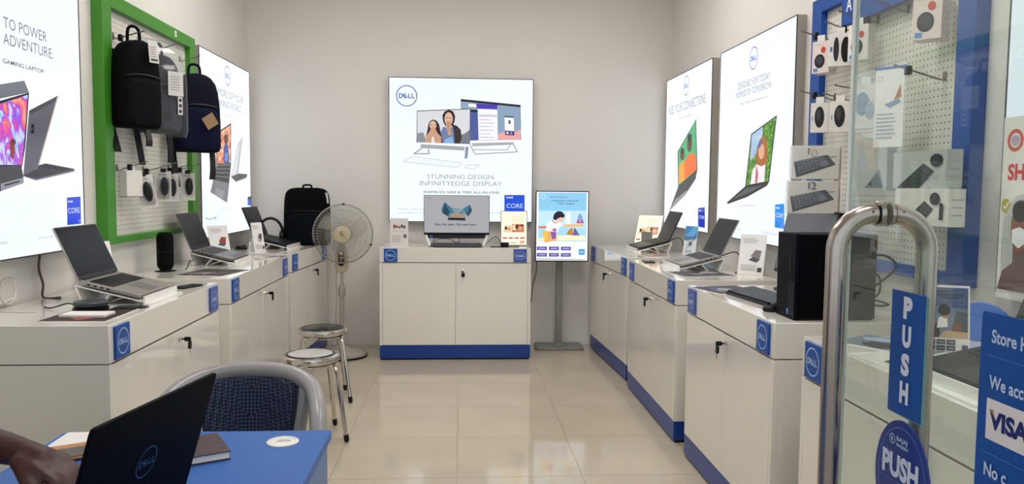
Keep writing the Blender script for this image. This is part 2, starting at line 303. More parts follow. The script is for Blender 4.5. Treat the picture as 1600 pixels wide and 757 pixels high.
POSTERS = {
 'B': [
  ('sub', 'logo'),
  ('logo', (-0.462, 1.071), 0.089),
  ('sub', 'printed_desktop'),
  ('p', '20202c', [(-0.006, 1.052), (0.502, 1.01), (0.509, 0.714), (0.072, 0.699), (-0.004, 0.698)]),
  ('p', '8fa6bc', [(-0.003, 1.032), (0.498, 0.991), (0.505, 0.718), (0.076, 0.704), (-0.002, 0.703)]),
  ('p', '8aa2ba', [(0.304, 1.005), (0.499, 0.991), (0.505, 0.716), (0.312, 0.711)]),
  ('p', 'e9a9a2', [(0.312, 0.757), (0.367, 0.783), (0.425, 0.77), (0.506, 0.802), (0.505, 0.718), (0.312, 0.711)]),
  ('p', 'f2f2f6', [(0.135, 0.971), (0.305, 0.968), (0.311, 0.712), (0.145, 0.706)]),
  ('p', '4a3cb0', [(0.127, 1.018), (0.304, 1.007), (0.305, 0.968), (0.131, 0.974)]),
  ('p', '4e5c9a', [(0.075, 0.965), (0.138, 0.964), (0.147, 0.706), (0.076, 0.704)]),
  ('p', '20283c', [(0.076, 0.965), (0.135, 0.964), (0.135, 0.943), (0.076, 0.942)]),
  ('p', 'ffffff', [(0.06, 1.013), (0.125, 1.008), (0.125, 0.985), (0.06, 0.99)]),
  ('p', 'c8c8dc', [(0.15, 0.923), (0.302, 0.923), (0.302, 0.905), (0.15, 0.906)]),
  ('p', 'd9a0a0', [(0.15, 0.883), (0.236, 0.883), (0.236, 0.877), (0.15, 0.878)]),
  ('p', 'b8b8cc', [(0.15, 0.855), (0.28, 0.855), (0.28, 0.849), (0.15, 0.849)]),
  ('p', 'b8b8cc', [(0.15, 0.826), (0.265, 0.826), (0.265, 0.821), (0.15, 0.82)]),
  ('p', 'b8b8cc', [(0.15, 0.795), (0.28, 0.795), (0.28, 0.789), (0.15, 0.789)]),
  ('p', 'b8b8cc', [(0.151, 0.763), (0.251, 0.763), (0.251, 0.758), (0.151, 0.758)]),
  ('p', 'b8b8cc', [(0.151, 0.735), (0.28, 0.735), (0.281, 0.729), (0.151, 0.729)]),
  ('p', 'fafafa', [(0.366, 0.915), (0.445, 0.91), (0.449, 0.787), (0.371, 0.791)]),
  ('p', '2a2c50', [(0.366, 0.915), (0.445, 0.91), (0.445, 0.899), (0.366, 0.904)]),
  ('p', '3c2a70', [(0.371, 0.791), (0.451, 0.787), (0.451, 0.75), (0.374, 0.753)]),
  ('p', 'e8e0f8', [(0.384, 0.781), (0.401, 0.78), (0.402, 0.761), (0.384, 0.762)]),
  ('p', 'a090d0', [(0.416, 0.78), (0.433, 0.779), (0.434, 0.758), (0.416, 0.76)]),
  ('p', '60606c', [(0.399, 0.88), (0.419, 0.879), (0.42, 0.847), (0.399, 0.848)]),
  ('p', 'fbfbfd', [(0.072, 0.702), (0.512, 0.715), (0.512, 0.696), (0.075, 0.682)]),
  ('p', 'a8abb2', [(0.086, 0.68), (0.443, 0.694), (0.437, 0.671), (0.096, 0.654)]),
  ('l', '8e9196', 5, [(0.072, 0.668), (0.118, 0.588), (0.478, 0.611), (0.44, 0.684)]),
  ('l', 'a4a6ab', 5, [(0.094, 0.625), (0.394, 0.627), (0.425, 0.684)]),
  ('p', '2c2c30', [(-0.375, 0.948), (0.076, 0.972), (0.073, 0.671), (-0.379, 0.681)]),
  ('p', 'd9dadf', [(-0.371, 0.942), (0.072, 0.966), (0.069, 0.676), (-0.374, 0.685)]),
  ('p', '8d8f98', [(-0.371, 0.759), (-0.322, 0.766), (-0.294, 0.685), (-0.374, 0.685)]),
  ('p', '777a84', [(-0.0, 0.75), (0.036, 0.765), (0.071, 0.797), (0.069, 0.676), (-0.007, 0.675)]),
  ('p', '2a1f20', [(-0.154, 0.858), (-0.161, 0.91), (-0.143, 0.944), (-0.106, 0.959), (-0.07, 0.946), (-0.053, 0.906), (-0.058, 0.859), (-0.079, 0.823), (-0.134, 0.822)]),
  ('p', '3a2c2e', [(-0.08, 0.84), (-0.036, 0.824), (-0.005, 0.793), (0.003, 0.724), (-0.01, 0.677), (-0.067, 0.676), (-0.071, 0.78)]),
  ('p', '6d7fa6', [(-0.165, 0.675), (-0.177, 0.765), (-0.154, 0.815), (-0.115, 0.808), (-0.072, 0.816), (-0.062, 0.752), (-0.057, 0.676)]),
  ('p', '86b2dc', [(-0.148, 0.675), (-0.136, 0.711), (-0.079, 0.735), (-0.062, 0.676)]),
  ('e', 'dcb49c', (-0.108, 0.882), 0.035, 0.057),
  ('p', 'c4947c', [(-0.131, 0.834), (-0.127, 0.862), (-0.117, 0.868), (-0.111, 0.848), (-0.103, 0.868), (-0.091, 0.866), (-0.084, 0.84), (-0.091, 0.801), (-0.079, 0.752), (-0.111, 0.74), (-0.122, 0.794)]),
  ('l', '8a5c4a', 2, [(-0.111, 0.86), (-0.112, 0.801)]),
  ('p', '2a1f20', [(-0.299, 0.732), (-0.285, 0.792), (-0.278, 0.837), (-0.262, 0.865), (-0.237, 0.875), (-0.208, 0.865), (-0.188, 0.833), (-0.177, 0.779), (-0.156, 0.676), (-0.199, 0.676), (-0.279, 0.692)]),
  ('e', 'e0b8a0', (-0.24, 0.826), 0.029, 0.039),
  ('p', '2a1c1a', [(-0.257, 0.832), (-0.245, 0.833), (-0.245, 0.828), (-0.257, 0.826)]),
  ('p', '2a1c1a', [(-0.232, 0.834), (-0.221, 0.832), (-0.221, 0.827), (-0.232, 0.828)]),
  ('p', 'cc9a80', [(-0.305, 0.68), (-0.294, 0.742), (-0.268, 0.775), (-0.257, 0.806), (-0.24, 0.815), (-0.222, 0.807), (-0.208, 0.771), (-0.171, 0.729), (-0.168, 0.678)]),
  ('p', 'e4e0e4', [(-0.254, 0.678), (-0.248, 0.728), (-0.234, 0.733), (-0.225, 0.678)]),
  ('p', '2a1c1a', [(-0.131, 0.891), (-0.117, 0.894), (-0.117, 0.888), (-0.131, 0.885)]),
  ('p', '2a1c1a', [(-0.103, 0.894), (-0.088, 0.891), (-0.088, 0.886), (-0.103, 0.888)]),
  ('p', 'f6f6f8', [(-0.378, 0.682), (0.073, 0.672), (0.073, 0.654), (-0.374, 0.665)]),
  ('p', 'a4a7ae', [(-0.345, 0.666), (0.03, 0.65), (0.025, 0.616), (-0.342, 0.634)]),
  ('l', '8c8f96', 6, [(-0.336, 0.631), (-0.399, 0.585), (-0.271, 0.587), (-0.279, 0.626)]),
  ('p', '8a93a8', [(0.036, 0.65), (0.062, 0.649), (0.055, 0.567), (0.048, 0.547), (0.028, 0.55)]),
  ('sub', 'printed_keyboard'),
  ('l', 'b4b8c0', 3, [(-0.486, 0.518), (-0.415, 0.562), (0.008, 0.512), (-0.035, 0.472), (-0.486, 0.517)]),
  ('l', 'd4d7dc', 2, [(-0.422, 0.545), (-0.035, 0.5)]),
  ('l', 'd4d7dc', 2, [(-0.443, 0.53), (-0.05, 0.486)]),
  ('l', 'b4b8c0', 3, [(0.031, 0.472), (0.054, 0.496), (0.155, 0.497), (0.112, 0.462), (0.034, 0.469)]),
  ('sub', 'headline'),
  ('t', 'STUNNING DESIGN.', '8a8c92', -0.29, 0.374, 0.58, 0.039, 0),
  ('t', 'INFINITYEDGE DISPLAY', '8a8c92', -0.35, 0.317, 0.699, 0.039, 0),
  ('t', 'INSPIRON 5000 & 7000 ALL-IN-ONE', '70737a', -0.319, 0.252, 0.647, 0.02, 1),
  ('sub', 'core_badge'),
  ('p', '1d4fd6', [(0.371, 0.242), (0.545, 0.243), (0.547, 0.037), (0.373, 0.036)]),
  ('t', 'intel', 'ffffff', 0.389, 0.214, 0.055, 0.018, 1),
  ('t', 'CORE', 'e8f0ff', 0.39, 0.131, 0.14, 0.037, 0),
  ('t', 'i5', 'cfe0ff', 0.504, 0.054, 0.029, 0.026, 0),
  ('sub', 'small_print'),
  ('t', 'Contact a Dell expert for', 'a8abb4', -0.537, 0.109, 0.302, 0.016, 0),
  ('t', 'more details or visit dell.com', 'a8abb4', -0.537, 0.077, 0.323, 0.016, 0),
  ('t', '11th Gen Intel Core processor', '8a90a0', 0.227, 0.082, 0.124, 0.012, 0),
 ],
 'R1': [
  ('sub', 'logo'),
  ('logo', (-0.023, 1.13), 0.077),
  ('sub', 'headline'),
  ('t', 'FUEL YOUR CONNECTIONS.', '6a6c74', -0.529, 0.944, 1.019, 0.069, 0),
  ('t', 'THE NEW INSPIRON 15', '6f7280', -0.216, 0.879, 0.395, 0.015, 0),
  ('sub', 'printed_laptop'),
  ('p', '1c1e20', [(-0.233, 0.621), (0.257, 0.847), (0.324, 0.459), (-0.192, 0.329)]),
  ('p', '3fae72', [(-0.209, 0.615), (0.245, 0.836), (0.304, 0.464), (-0.177, 0.343)]),
  ('p', 'e8a020', [(-0.17, 0.356), (-0.174, 0.487), (-0.13, 0.525), (-0.07, 0.545), (0.007, 0.525), (0.033, 0.398)]),
  ('e', '5a3828', (-0.089, 0.589), 0.061, 0.043),
  ('e', '201818', (-0.092, 0.619), 0.054, 0.026),
  ('p', 'ee6a22', [(-0.011, 0.394), (-0.023, 0.526), (0.034, 0.563), (0.112, 0.589), (0.217, 0.593), (0.282, 0.558), (0.304, 0.464)]),
  ('e', '5a3426', (0.105, 0.664), 0.064, 0.059),
  ('e', '1c1414', (0.101, 0.715), 0.057, 0.031),
  ('p', '3a3c40', [(-0.192, 0.329), (0.324, 0.459), (0.289, 0.395), (0.072, 0.292), (-0.44, 0.127)]),
  ('p', '8c8f94', [(-0.44, 0.127), (-0.256, 0.231), (0.085, 0.313), (0.072, 0.287)]),
  ('p', 'c8cace', [(-0.44, 0.127), (-0.212, 0.197), (0.072, 0.287), (0.058, 0.275)]),
  ('sub', 'core_badge'),
  ('p', '2038b8', [(0.362, 0.177), (0.524, 0.187), (0.536, 0.037), (0.374, 0.038)]),
  ('t', 'intel', 'ffffff', 0.384, 0.154, 0.059, 0.013, 1),
  ('t', 'CORE', 'e8f0ff', 0.389, 0.1, 0.129, 0.024, 0),
  ('sub', 'small_print'),
  ('t', '11th Gen Intel Core processor', '9a9fb0', -0.079, 0.034, 0.412, 0.011, 0),
 ],
 'R2': [
  ('sub', 'logo'),
  ('logo', (-0.0, 1.115), 0.069),
  ('sub', 'headline'),
  ('t', 'DESIGNED FOR TODAY.', '80828a', -0.262, 0.956, 0.537, 0.041, 0),
  ('t', 'INSPIRED BY TOMORROW.', '80828a', -0.292, 0.902, 0.587, 0.04, 0),
  ('t', 'THE NEW INSPIRON 15', '6f7280', -0.218, 0.851, 0.45, 0.013, 0),
  ('sub', 'printed_laptop'),
  ('p', '1a1c1c', [(-0.007, 0.658), (0.381, 0.738), (0.3, 0.362), (-0.08, 0.335)]),
  ('p', 'n_leaf', [(0.007, 0.652), (0.367, 0.729), (0.287, 0.369), (-0.063, 0.345)]),
  ('p', 'n_sky', [(0.007, 0.652), (0.18, 0.687), (0.164, 0.574), (0.074, 0.53), (-0.002, 0.492)]),
  ('p', 'a5622c', [(0.084, 0.513), (0.105, 0.577), (0.144, 0.619), (0.2, 0.638), (0.252, 0.601), (0.268, 0.507), (0.248, 0.46), (0.167, 0.447), (0.097, 0.464)]),
  ('e', 'dca884', (0.171, 0.545), 0.045, 0.048),
  ('p', '4a5aa0', [(0.121, 0.584), (0.169, 0.613), (0.187, 0.596), (0.132, 0.56)]),
  ('p', 'efe6e8', [(0.01, 0.35), (0.039, 0.433), (0.097, 0.471), (0.182, 0.456), (0.239, 0.467), (0.231, 0.365)]),
  ('p', 'b8607c', [(0.097, 0.471), (0.135, 0.415), (0.123, 0.359), (0.089, 0.356)]),
  ('p', '2c2e30', [(-0.405, 0.23), (-0.08, 0.337), (0.3, 0.363), (0.273, 0.341), (-0.038, 0.272), (-0.378, 0.222)]),
  ('p', '55585c', [(-0.278, 0.256), (-0.066, 0.325), (0.216, 0.346), (0.005, 0.299)]),
  ('p', 'e2e4e8', [(-0.274, 0.209), (-0.035, 0.231), (0.185, 0.227), (-0.033, 0.208)]),
  ('sub', 'core_badge'),
  ('p', '1c86e8', [(0.395, 0.236), (0.521, 0.244), (0.532, 0.106), (0.402, 0.107)]),
  ('t', 'intel', 'ffffff', 0.409, 0.213, 0.048, 0.013, 1),
  ('t', 'CORE', 'e8f0ff', 0.413, 0.165, 0.103, 0.025, 0),
  ('sub', 'small_print'),
  ('t', '11th Gen Intel Core processor', '9a9fb0', 0.177, 0.064, 0.304, 0.013, 0),
  ('t', 'details.', '9a9fb0', -0.261, 0.058, 0.133, 0.013, 0),
 ],
 'L2': [
  ('sub', 'logo'),
  ('logo', (0.019, 1.19), 0.073),
  ('sub', 'headline'),
  ('t', 'SEE MORE OF YOUR', '82848c', -0.38, 1.022, 0.815, 0.053, 0),
  ('t', 'STUNNING WORLD.', '82848c', -0.367, 0.948, 0.766, 0.049, 0),
  ('t', 'NEW INSPIRON 13', '7a7d88', -0.086, 0.887, 0.228, 0.011, 0),
  ('sub', 'printed_laptop'),
  ('p', '26262c', [(-0.286, 0.742), (0.09, 0.845), (0.072, 0.53), (-0.293, 0.516)]),
  ('p', 'n_warm', [(-0.268, 0.735), (0.075, 0.829), (0.058, 0.54), (-0.28, 0.524)]),
  ('e', '40281e', (-0.049, 0.714), 0.048, 0.036),
  ('p', '304c90', [(-0.119, 0.534), (-0.112, 0.65), (-0.064, 0.681), (0.003, 0.672), (0.024, 0.539)]),
  ('p', '5a86c8', [(-0.098, 0.551), (-0.081, 0.612), (-0.014, 0.615), (-0.003, 0.554)]),
  ('p', '75767c', [(-0.293, 0.516), (0.072, 0.53), (-0.048, 0.239), (-0.438, 0.321)]),
  ('p', '26262a', [(-0.275, 0.51), (0.051, 0.523), (-0.006, 0.387), (-0.361, 0.409)]),
  ('l', '75767c', 0.006, [(-0.295, 0.487), (0.042, 0.494)]),
  ('l', '75767c', 0.006, [(-0.309, 0.461), (0.026, 0.463)]),
  ('l', '75767c', 0.006, [(-0.329, 0.436), (0.01, 0.428)]),
  ('p', '8e8f96', [(-0.309, 0.351), (-0.117, 0.327), (-0.154, 0.271), (-0.354, 0.309)]),
  ('p', 'b9bcc2', [(0.052, 0.433), (0.24, 0.689), (0.396, 0.764), (0.249, 0.443)]),
  ('p', 'd8dade', [(0.075, 0.449), (0.247, 0.672), (0.309, 0.705), (0.19, 0.451)]),
  ('p', '46474c', [(0.052, 0.433), (0.25, 0.463), (0.515, 0.462), (0.49, 0.438), (0.172, 0.4)]),
  ('p', '8c8e94', [(0.172, 0.4), (0.49, 0.438), (0.481, 0.429), (0.172, 0.394)]),
  ('sub', 'core_badge'),
  ('p', '2c64c8', [(0.521, 0.26), (0.621, 0.266), (0.617, 0.2), (0.518, 0.207)]),
  ('p', '26201e', [(0.521, 0.274), (0.621, 0.279), (0.62, 0.259), (0.52, 0.254)]),
  ('sub', 'small_print'),
  ('t', '11th Gen Intel Core processor', 'b8bcc8', -0.191, 0.186, 0.426, 0.012, 0),
  ('t', 'DELL.COM', '70747c', -0.496, 0.128, 0.181, 0.015, 1),
  ('e', '70747c', (-0.524, 0.139), 0.011, 0.007),
 ],
 'L1': [
  ('sub', 'headline'),
  ('t', 'TO POWER', '6a6c76', 0.017, 0.925, 0.316, 0.043, 0),
  ('t', 'ADVENTURE.', '6a6c76', 0.013, 0.863, 0.37, 0.043, 0),
  ('t', 'GAMING LAPTOP', '5e6068', 0.004, 0.79, 0.296, 0.016, 1),
  ('sub', 'printed_laptop'),
  ('p', '6e7076', [(-0.216, 0.662), (0.149, 0.741), (0.181, 0.698), (-0.22, 0.604)]),
  ('p', '16161c', [(-0.227, 0.586), (0.181, 0.698), (0.139, 0.475), (0.108, 0.389), (-0.235, 0.374)]),
  ('p', 'n_rainbow', [(-0.21, 0.577), (0.17, 0.687), (0.13, 0.479), (0.108, 0.403), (-0.222, 0.392)]),
  ('p', '8c3020', [(0.031, 0.489), (0.06, 0.499), (0.066, 0.46), (0.046, 0.419), (0.031, 0.434)]),
  ('e', '5c2418', (0.054, 0.491), 0.017, 0.012),
  ('p', '3c3c42', [(-0.235, 0.374), (0.103, 0.403), (0.116, 0.358), (0.117, 0.33), (-0.042, 0.298), (-0.243, 0.251)]),
  ('p', '8c8e96', [(-0.041, 0.327), (0.116, 0.352), (0.117, 0.33), (-0.042, 0.298)]),
  ('p', '26262c', [(-0.017, 0.324), (0.086, 0.34), (0.088, 0.334), (-0.017, 0.317)]),
  ('p', '5a5a62', [(0.173, 0.624), (0.404, 0.71), (0.22, 0.39), (0.114, 0.357)]),
  ('p', '3e3e46', [(0.173, 0.624), (0.404, 0.71), (0.382, 0.683), (0.181, 0.609)]),
  ('p', 'd8b8a8', [(0.404, 0.71), (0.411, 0.709), (0.232, 0.398), (0.22, 0.39)]),
  ('p', '33333a', [(0.111, 0.358), (0.22, 0.39), (0.227, 0.404), (0.286, 0.414), (0.533, 0.396), (0.529, 0.384), (0.206, 0.341)]),
  ('p', '6c6e76', [(0.111, 0.358), (0.206, 0.348), (0.529, 0.392), (0.529, 0.384), (0.206, 0.341)]),
  ('p', '1c1c22', [(0.227, 0.398), (0.286, 0.409), (0.489, 0.395), (0.423, 0.387)]),
  ('l', '2a2a30', 0.012, [(0.189, 0.564), (0.201, 0.567), (0.197, 0.54), (0.184, 0.537), (0.189, 0.564)]),
  ('sub', 'core_badge'),
  ('p', '1440d8', [(0.461, 0.267), (0.586, 0.27), (0.584, 0.144), (0.457, 0.144)]),
  ('t', 'intel', 'ffffff', 0.47, 0.245, 0.04, 0.01, 1),
  ('t', 'CORE', 'e8f0ff', 0.468, 0.196, 0.106, 0.024, 0),
  ('t', 'i7', 'cfe0ff', 0.559, 0.151, 0.022, 0.013, 0),
  ('sub', 'small_print'),
  ('t', '11th Gen Intel Core', 'a8acc0', 0.215, 0.096, 0.166, 0.012, 0),
  ('t', 'details.', '8a8ea0', -0.056, 0.095, 0.05, 0.012, 0),
 ],
}

# ------------------------------------------------------------------ shared materials
M_wall = mat('wall_paint', 'e0dcd6', .6, var=.012, scale=3, bump=.02, bscale=140)
M_ceil = mat('ceiling_paint', 'e4e2de', .7, var=.01)
M_tile = mat('porcelain_tile', 'b9ae9a', .07, var=.05, scale=2.2, spec=.6)
M_grout = mat('grout', '8d8474', .8, var=.1)
M_cab = mat('white_laminate', 'e3dfd5', .10, var=.012, scale=2, coat=.5)
M_blue = mat('blue_laminate', '183c86', .3, var=.03, scale=4, spec=.35)
M_badge = mat('badge_blue', '184f9c', .4, var=.03, scale=8, spec=.25)
M_badge2 = mat('badge_violet_blue', '3d58a8', .35, var=.03, scale=8)
M_black = mat('black_plastic', '08080b', .4, var=.1, scale=30, spec=.3)
M_dark = mat('charcoal_plastic', '15171b', .35, var=.06, scale=30, spec=.3)
M_screen = mat('dark_display', '13151b', .18, var=.0, spec=.1)
M_alu = mat('aluminium', 'b4b0a8', .35, metal=.9, var=.03)
M_grey = mat('grey_metal', '8c8a86', .45, metal=.3, var=.03)
M_silver = mat('silver_laptop', 'a9a49c', .35, metal=.55, var=.02)
M_steel = mat('stainless_steel', 'cfcac2', .16, metal=1, var=.03, scale=20)
M_chrome = mat('chrome', 'd8d4cc', .08, metal=1, var=.0)
M_brushed = mat('brushed_steel', 'b9aea6', .22, metal=1, var=.04, scale=60)
M_white = mat('white_plastic', 'e6e3dc', .3, var=.01)
M_acryl = mat('white_acrylic', 'eeece6', .18, var=.01, coat=.3)
M_paper = mat('paper', 'e8e4de', .6, var=.015)
M_cable = mat('cable_black', '111112', .5, var=.05)
M_boxside = mat('lightbox_side', '9c978e', .4, metal=.25, var=.03)
M_boxedge = mat('lightbox_edge', '3c3b39', .4, var=.03)
M_face = mat('lit_panel', '181818', .07, var=0, emit='eef5ff', estr=LIT, spec=.5)

# ------------------------------------------------------------------ the room
XL, XR, YB, YF, ZC = -1.80, 1.82, 6.78, .32, 3.3
def struct(name, mb, m, bevel=0, parent=None):
    o = mb.build(name, m, parent, bevel); o['kind'] = 'structure'; return o
floor = struct('floor', MB().box(XL, XR, YF-.05, YB, -.06, -.0025), M_grout)
_x0, _y0 = -.0139, 3.6349
tile_me = {}
def tile(xa, xb, ya, yb):
    w, d = round(xb-xa, 4), round(yb-ya, 4)
    if (w, d) not in tile_me:
        g = .0012; o = MB().box(-w/2+g, w/2-g, -d/2+g, d/2-g, -.008, 0).build('tile', M_tile, floor, smooth=False); tile_me[(w, d)] = o.data
    else:
        o = bpy.data.objects.new('tile', tile_me[(w, d)]); COL.objects.link(o); o.parent = floor
    o.location = ((xa+xb)/2, (ya+yb)/2, 0)
i = -4
while _x0+.6*i < XR:
    xa, xb = max(XL, _x0+.6*i), min(XR, _x0+.6*(i+1))
    if xb-xa > .02:
        j = -6
        while _y0+.6*j < YB:
            ya, yb = max(YF-.05, _y0+.6*j), min(YB, _y0+.6*(j+1))
            if yb-ya > .02: tile(xa, xb, ya, yb)
            j += 1
    i += 1
struct('wall_left', MB().box(XL-.15, XL, YF-.05, YB+.15, -.06, ZC), M_wall)
struct('wall_right', MB().box(XR, XR+.15, YF-.05, YB+.15, -.06, ZC), M_wall)
struct('wall_back', MB().box(XL, XR, YB, YB+.15, -.06, ZC), M_wall)
struct('ceiling', MB().box(XL-.15, XR+.15, YF-.05, YB+.15, ZC, ZC+.1), M_ceil)
struct('wall_front', MB().box(XL, XR, YF-.05, YF+.05, 2.5, ZC), M_wall)
M_pave = mat('pavement_concrete', '9b958b', .8, var=.12, scale=5, bump=.1)
struct('floor_outside', MB().box(-6, 6, -7, YF-.05, -.1, -.01), M_pave)
struct('trim_1', MB().box(XL, XL+.06, YF-.03, YF+.03, 0, 2.5), M_alu)
struct('trim_2', MB().box(XR-.06, XR, YF-.03, YF+.03, 0, 2.5), M_alu)
struct('trim_3', MB().box(XL+.06, XR-.06, YF-.03, YF+.03, 2.44, 2.5), M_alu)

# ceiling lamps (flush panels, above the frame); entrance one added to brighten the right side
M_diff = mat('lamp_diffuser', 'ffffff', .5, var=0, emit='fffaf6', estr=LAMP)
for x, y, wh in ((-.8, 2.9, 'on the left, in the nearer pair'), (.8, 2.9, 'on the right, in the nearer pair'), (-.8, 4.9, 'on the left, in the farther pair'), (.8, 4.9, 'on the right, in the farther pair'), (.9, 1.2, 'added by the entrance to brighten the right side')):
    lp = thing('ceiling_lamp', 'square white ceiling lamp ' + wh, 'lamp', (x, y, ZC), 0, 'ceiling lamps')
    MB().box(-.32, -.29, -.32, .32, -.05, 0).box(.29, .32, -.32, .32, -.05, 0).box(-.29, .29, -.32, -.29, -.05, 0).box(-.29, .29, .29, .32, -.05, 0).build('frame', M_white, lp)
    MB().box(-.29, .29, -.29, .29, -.04, -.02).build('diffuser', M_diff, lp)

# ------------------------------------------------------------------ cabinets
def cabinet(label, loc, rz, Wd, D=.57, H=.89, zf=.755, lock_x=.05, left='roundel', right='oval'):
    t = thing('display_cabinet', label, 'cabinet', loc, rz, 'white display cabinets with blue plinths')
    h = Wd/2
    MB().box(-h+.006, h-.006, .012, D, 0, .014).build('shadow_gap_strip', M_black, t)  # black strip stands in for the shadow gap under the plinth
    MB().box(-h, h, .001, D, .014, .118).build('plinth', M_blue, t, .0015)
    MB().box(-h, h, .021, D, .1185, zf-.004).box(-h, -h+.022, 0, .021, .1185, zf-.004).box(h-.022, h, 0, .021, .1185, zf-.004).build('carcass', M_cab, t, .001)
    MB().box(-h, h, 0, D, zf, H).build('top_box', M_cab, t, .002)
    for x0, x1 in ((-h+.024, -.0012), (.0012, h-.024)):
        MB().box(x0, x1, 0, .0205, .121, zf-.007).build('door', M_cab, t, .001)
    bs = min(.118, H-zf-.012)
    for sx, kind in ((-1, left), (1, right)):
        xc = sx*(h-.035-bs/2); zc = (H+zf)/2-.002
        b = MB().box(xc-bs/2, xc+bs/2, -.009, 0, zc-bs/2, zc+bs/2).build('badge', M_badge if kind == 'roundel' else M_badge2, t, .001)
        p = Print(-.0096, ink)
        if kind == 'roundel': p.roundel('b9cdea', (xc, zc), bs*.40)
        else:
            p.ring('b9c6ea', (xc, zc), bs*.42, bs*.30, bs*.022); p.text('intel', 'c6d2f0', xc-bs*.29, zc-bs*.10, bs*.54, bs*.22, 1.5)
        p.build('emblem', b)
    lk = MB(); lk.M = T(lock_x, 0, .712) @ RX(R(90)); lk.lathe([(.011, 0), (.011, .004), (.008, .006), (.008, .012)], 14)
    lo = lk.build('lock', M_chrome, t)
    k = MB(); k.M = T(lock_x, -.014, .712)
    k.box(-.0012, .0012, -.008, .002, -.003, .003)
    k.prism(rrect(-.036, -.008, -.0095, .0095, .006), -.0035, .0035, 'x')
    k.build('key', M_black, lo)
    k2 = MB(); k2.M = T(lock_x+.006, -.044, .705) @ RY(R(6))
    k2.prism(rrect(-.013, .013, -.036, -.002, .008), -.004, .004, 'y'); k2.build('spare_key', M_black, lo)
    k3 = MB(); k3.M = T(lock_x+.006, -.044, .705) @ RY(R(6)); k3.box(-.0035, .0035, -.0012, .0012, -.062, -.034).build('key_blade', M_chrome, lo)
    return t
cabinet('white display cabinet against the left wall, nearest the blue desk', (-1.215, 3.375, 0), 90, 1.23, lock_x=.055)
cabinet('white display cabinet against the left wall carrying the black cylinder speaker', (-1.205, 4.83, 0), 90, 1.37, lock_x=.06)
cabinet('white display cabinet on the left carrying the standing black backpack', (-1.175, 6.18, 0), 86, 1.06, lock_x=.06)
cabinet('white two-door display cabinet standing against the back wall', (-.04, 6.17, 0), 0, 1.195, .58, .897, .781, lock_x=.055)
cabinet('white display cabinet on the right, next to the portrait screen stand', (1.148, 6.03, 0), -87, 1.19, left='oval', right='roundel')
cabinet('white display cabinet on the right carrying the silver laptop and white placard', (1.155, 4.685, 0), -90, 1.18, left='oval', right='roundel')
cabinet('white display cabinet on the right carrying the black desktop tower', (1.155, 3.335, 0), -90, 1.11, left='oval', right='roundel')
cabinet('white display cabinet seen through the glass door, nearest on the right', (1.155, 1.93, 0), -90, 1.22, left='roundel', right='oval')

# ------------------------------------------------------------------ light boxes
def light_box(key, label, loc, rz, Wd, H, z0=0, dep=.052):
    t = thing('light_box', label, 'light box', loc, rz, 'backlit advertising boxes')
    h = Wd/2; e = .006
    MB().box(-h, h, .002, dep, z0, z0+H).build('housing', M_boxside, t, .002)
    MB().box(-h, -h+e, -.003, .002, z0, z0+H).box(h-e, h, -.003, .002, z0, z0+H).box(-h+e, h-e, -.003, .002, z0, z0+e).box(-h+e, h-e, -.003, .002, z0+H-e, z0+H).build('rim', M_boxedge, t)
    MB().box(-h+e, h-e, -.001, .0018, z0+e, z0+H-e).build('lit_panel', M_face, t)
    pr = None
    for it in POSTERS.get(key, []):
        if it[0] == 'sub':
            if pr and pr.mb.v: pr.build(nm, t)
            nm = it[1]; pr = Print(-.0014, lit)
        elif it[0] == 'p': pr.poly(it[1], it[2])
        elif it[0] == 'l': pr.line(it[1], it[3], it[2]*.00145 if it[2] > 1 else it[2])
        elif it[0] == 'e': pr.ell(it[1], it[2], it[3], it[4])
        elif it[0] == 't':
            if nm in ('headline', 'small_print'):      # each line of lettering is a piece of its own
                q_ = Print(-.0014, lit); q_.text(it[1], it[2], it[3], it[4], it[5], it[6], it[7]); q_.build('lettering_line', t)
            else: pr.text(it[1], it[2], it[3], it[4], it[5], it[6], it[7])
        elif it[0] == 'logo': pr.roundel('2a5cc0', it[1], it[2])
    if pr and pr.mb.v: pr.build(nm, t)
    return t
light_box('B', 'backlit box on the back wall showing two white desktop computers', (0, 6.71, 1.07), 0, 1.225, 1.222, .006, .07)
light_box('R1', 'backlit box on the right wall with a green-screened laptop, nearest the corner', (1.768, 6.10, 1.06), -90, 1.235, 1.245)
light_box('R2', 'backlit box on the right wall with a woman among leaves on the laptop', (1.768, 4.70, 1.06), -90, 1.22, 1.245)
light_box('L2', 'backlit box on the left wall with two laptops, beside the corner', (-1.755, 6.05, 1.005), 90, 1.25, 1.305, 0, .045)
light_box('L1', 'large backlit box nearest on the left wall with colourful gaming laptops', (-1.755, 3.15, 1.05), 90, 1.24, 1.23, .03, .045)
lb = light_box('R3', 'backlit box on the right wall partly covered by a paper poster', (1.768, 1.84, 1.05), -90, 1.24, 1.25)
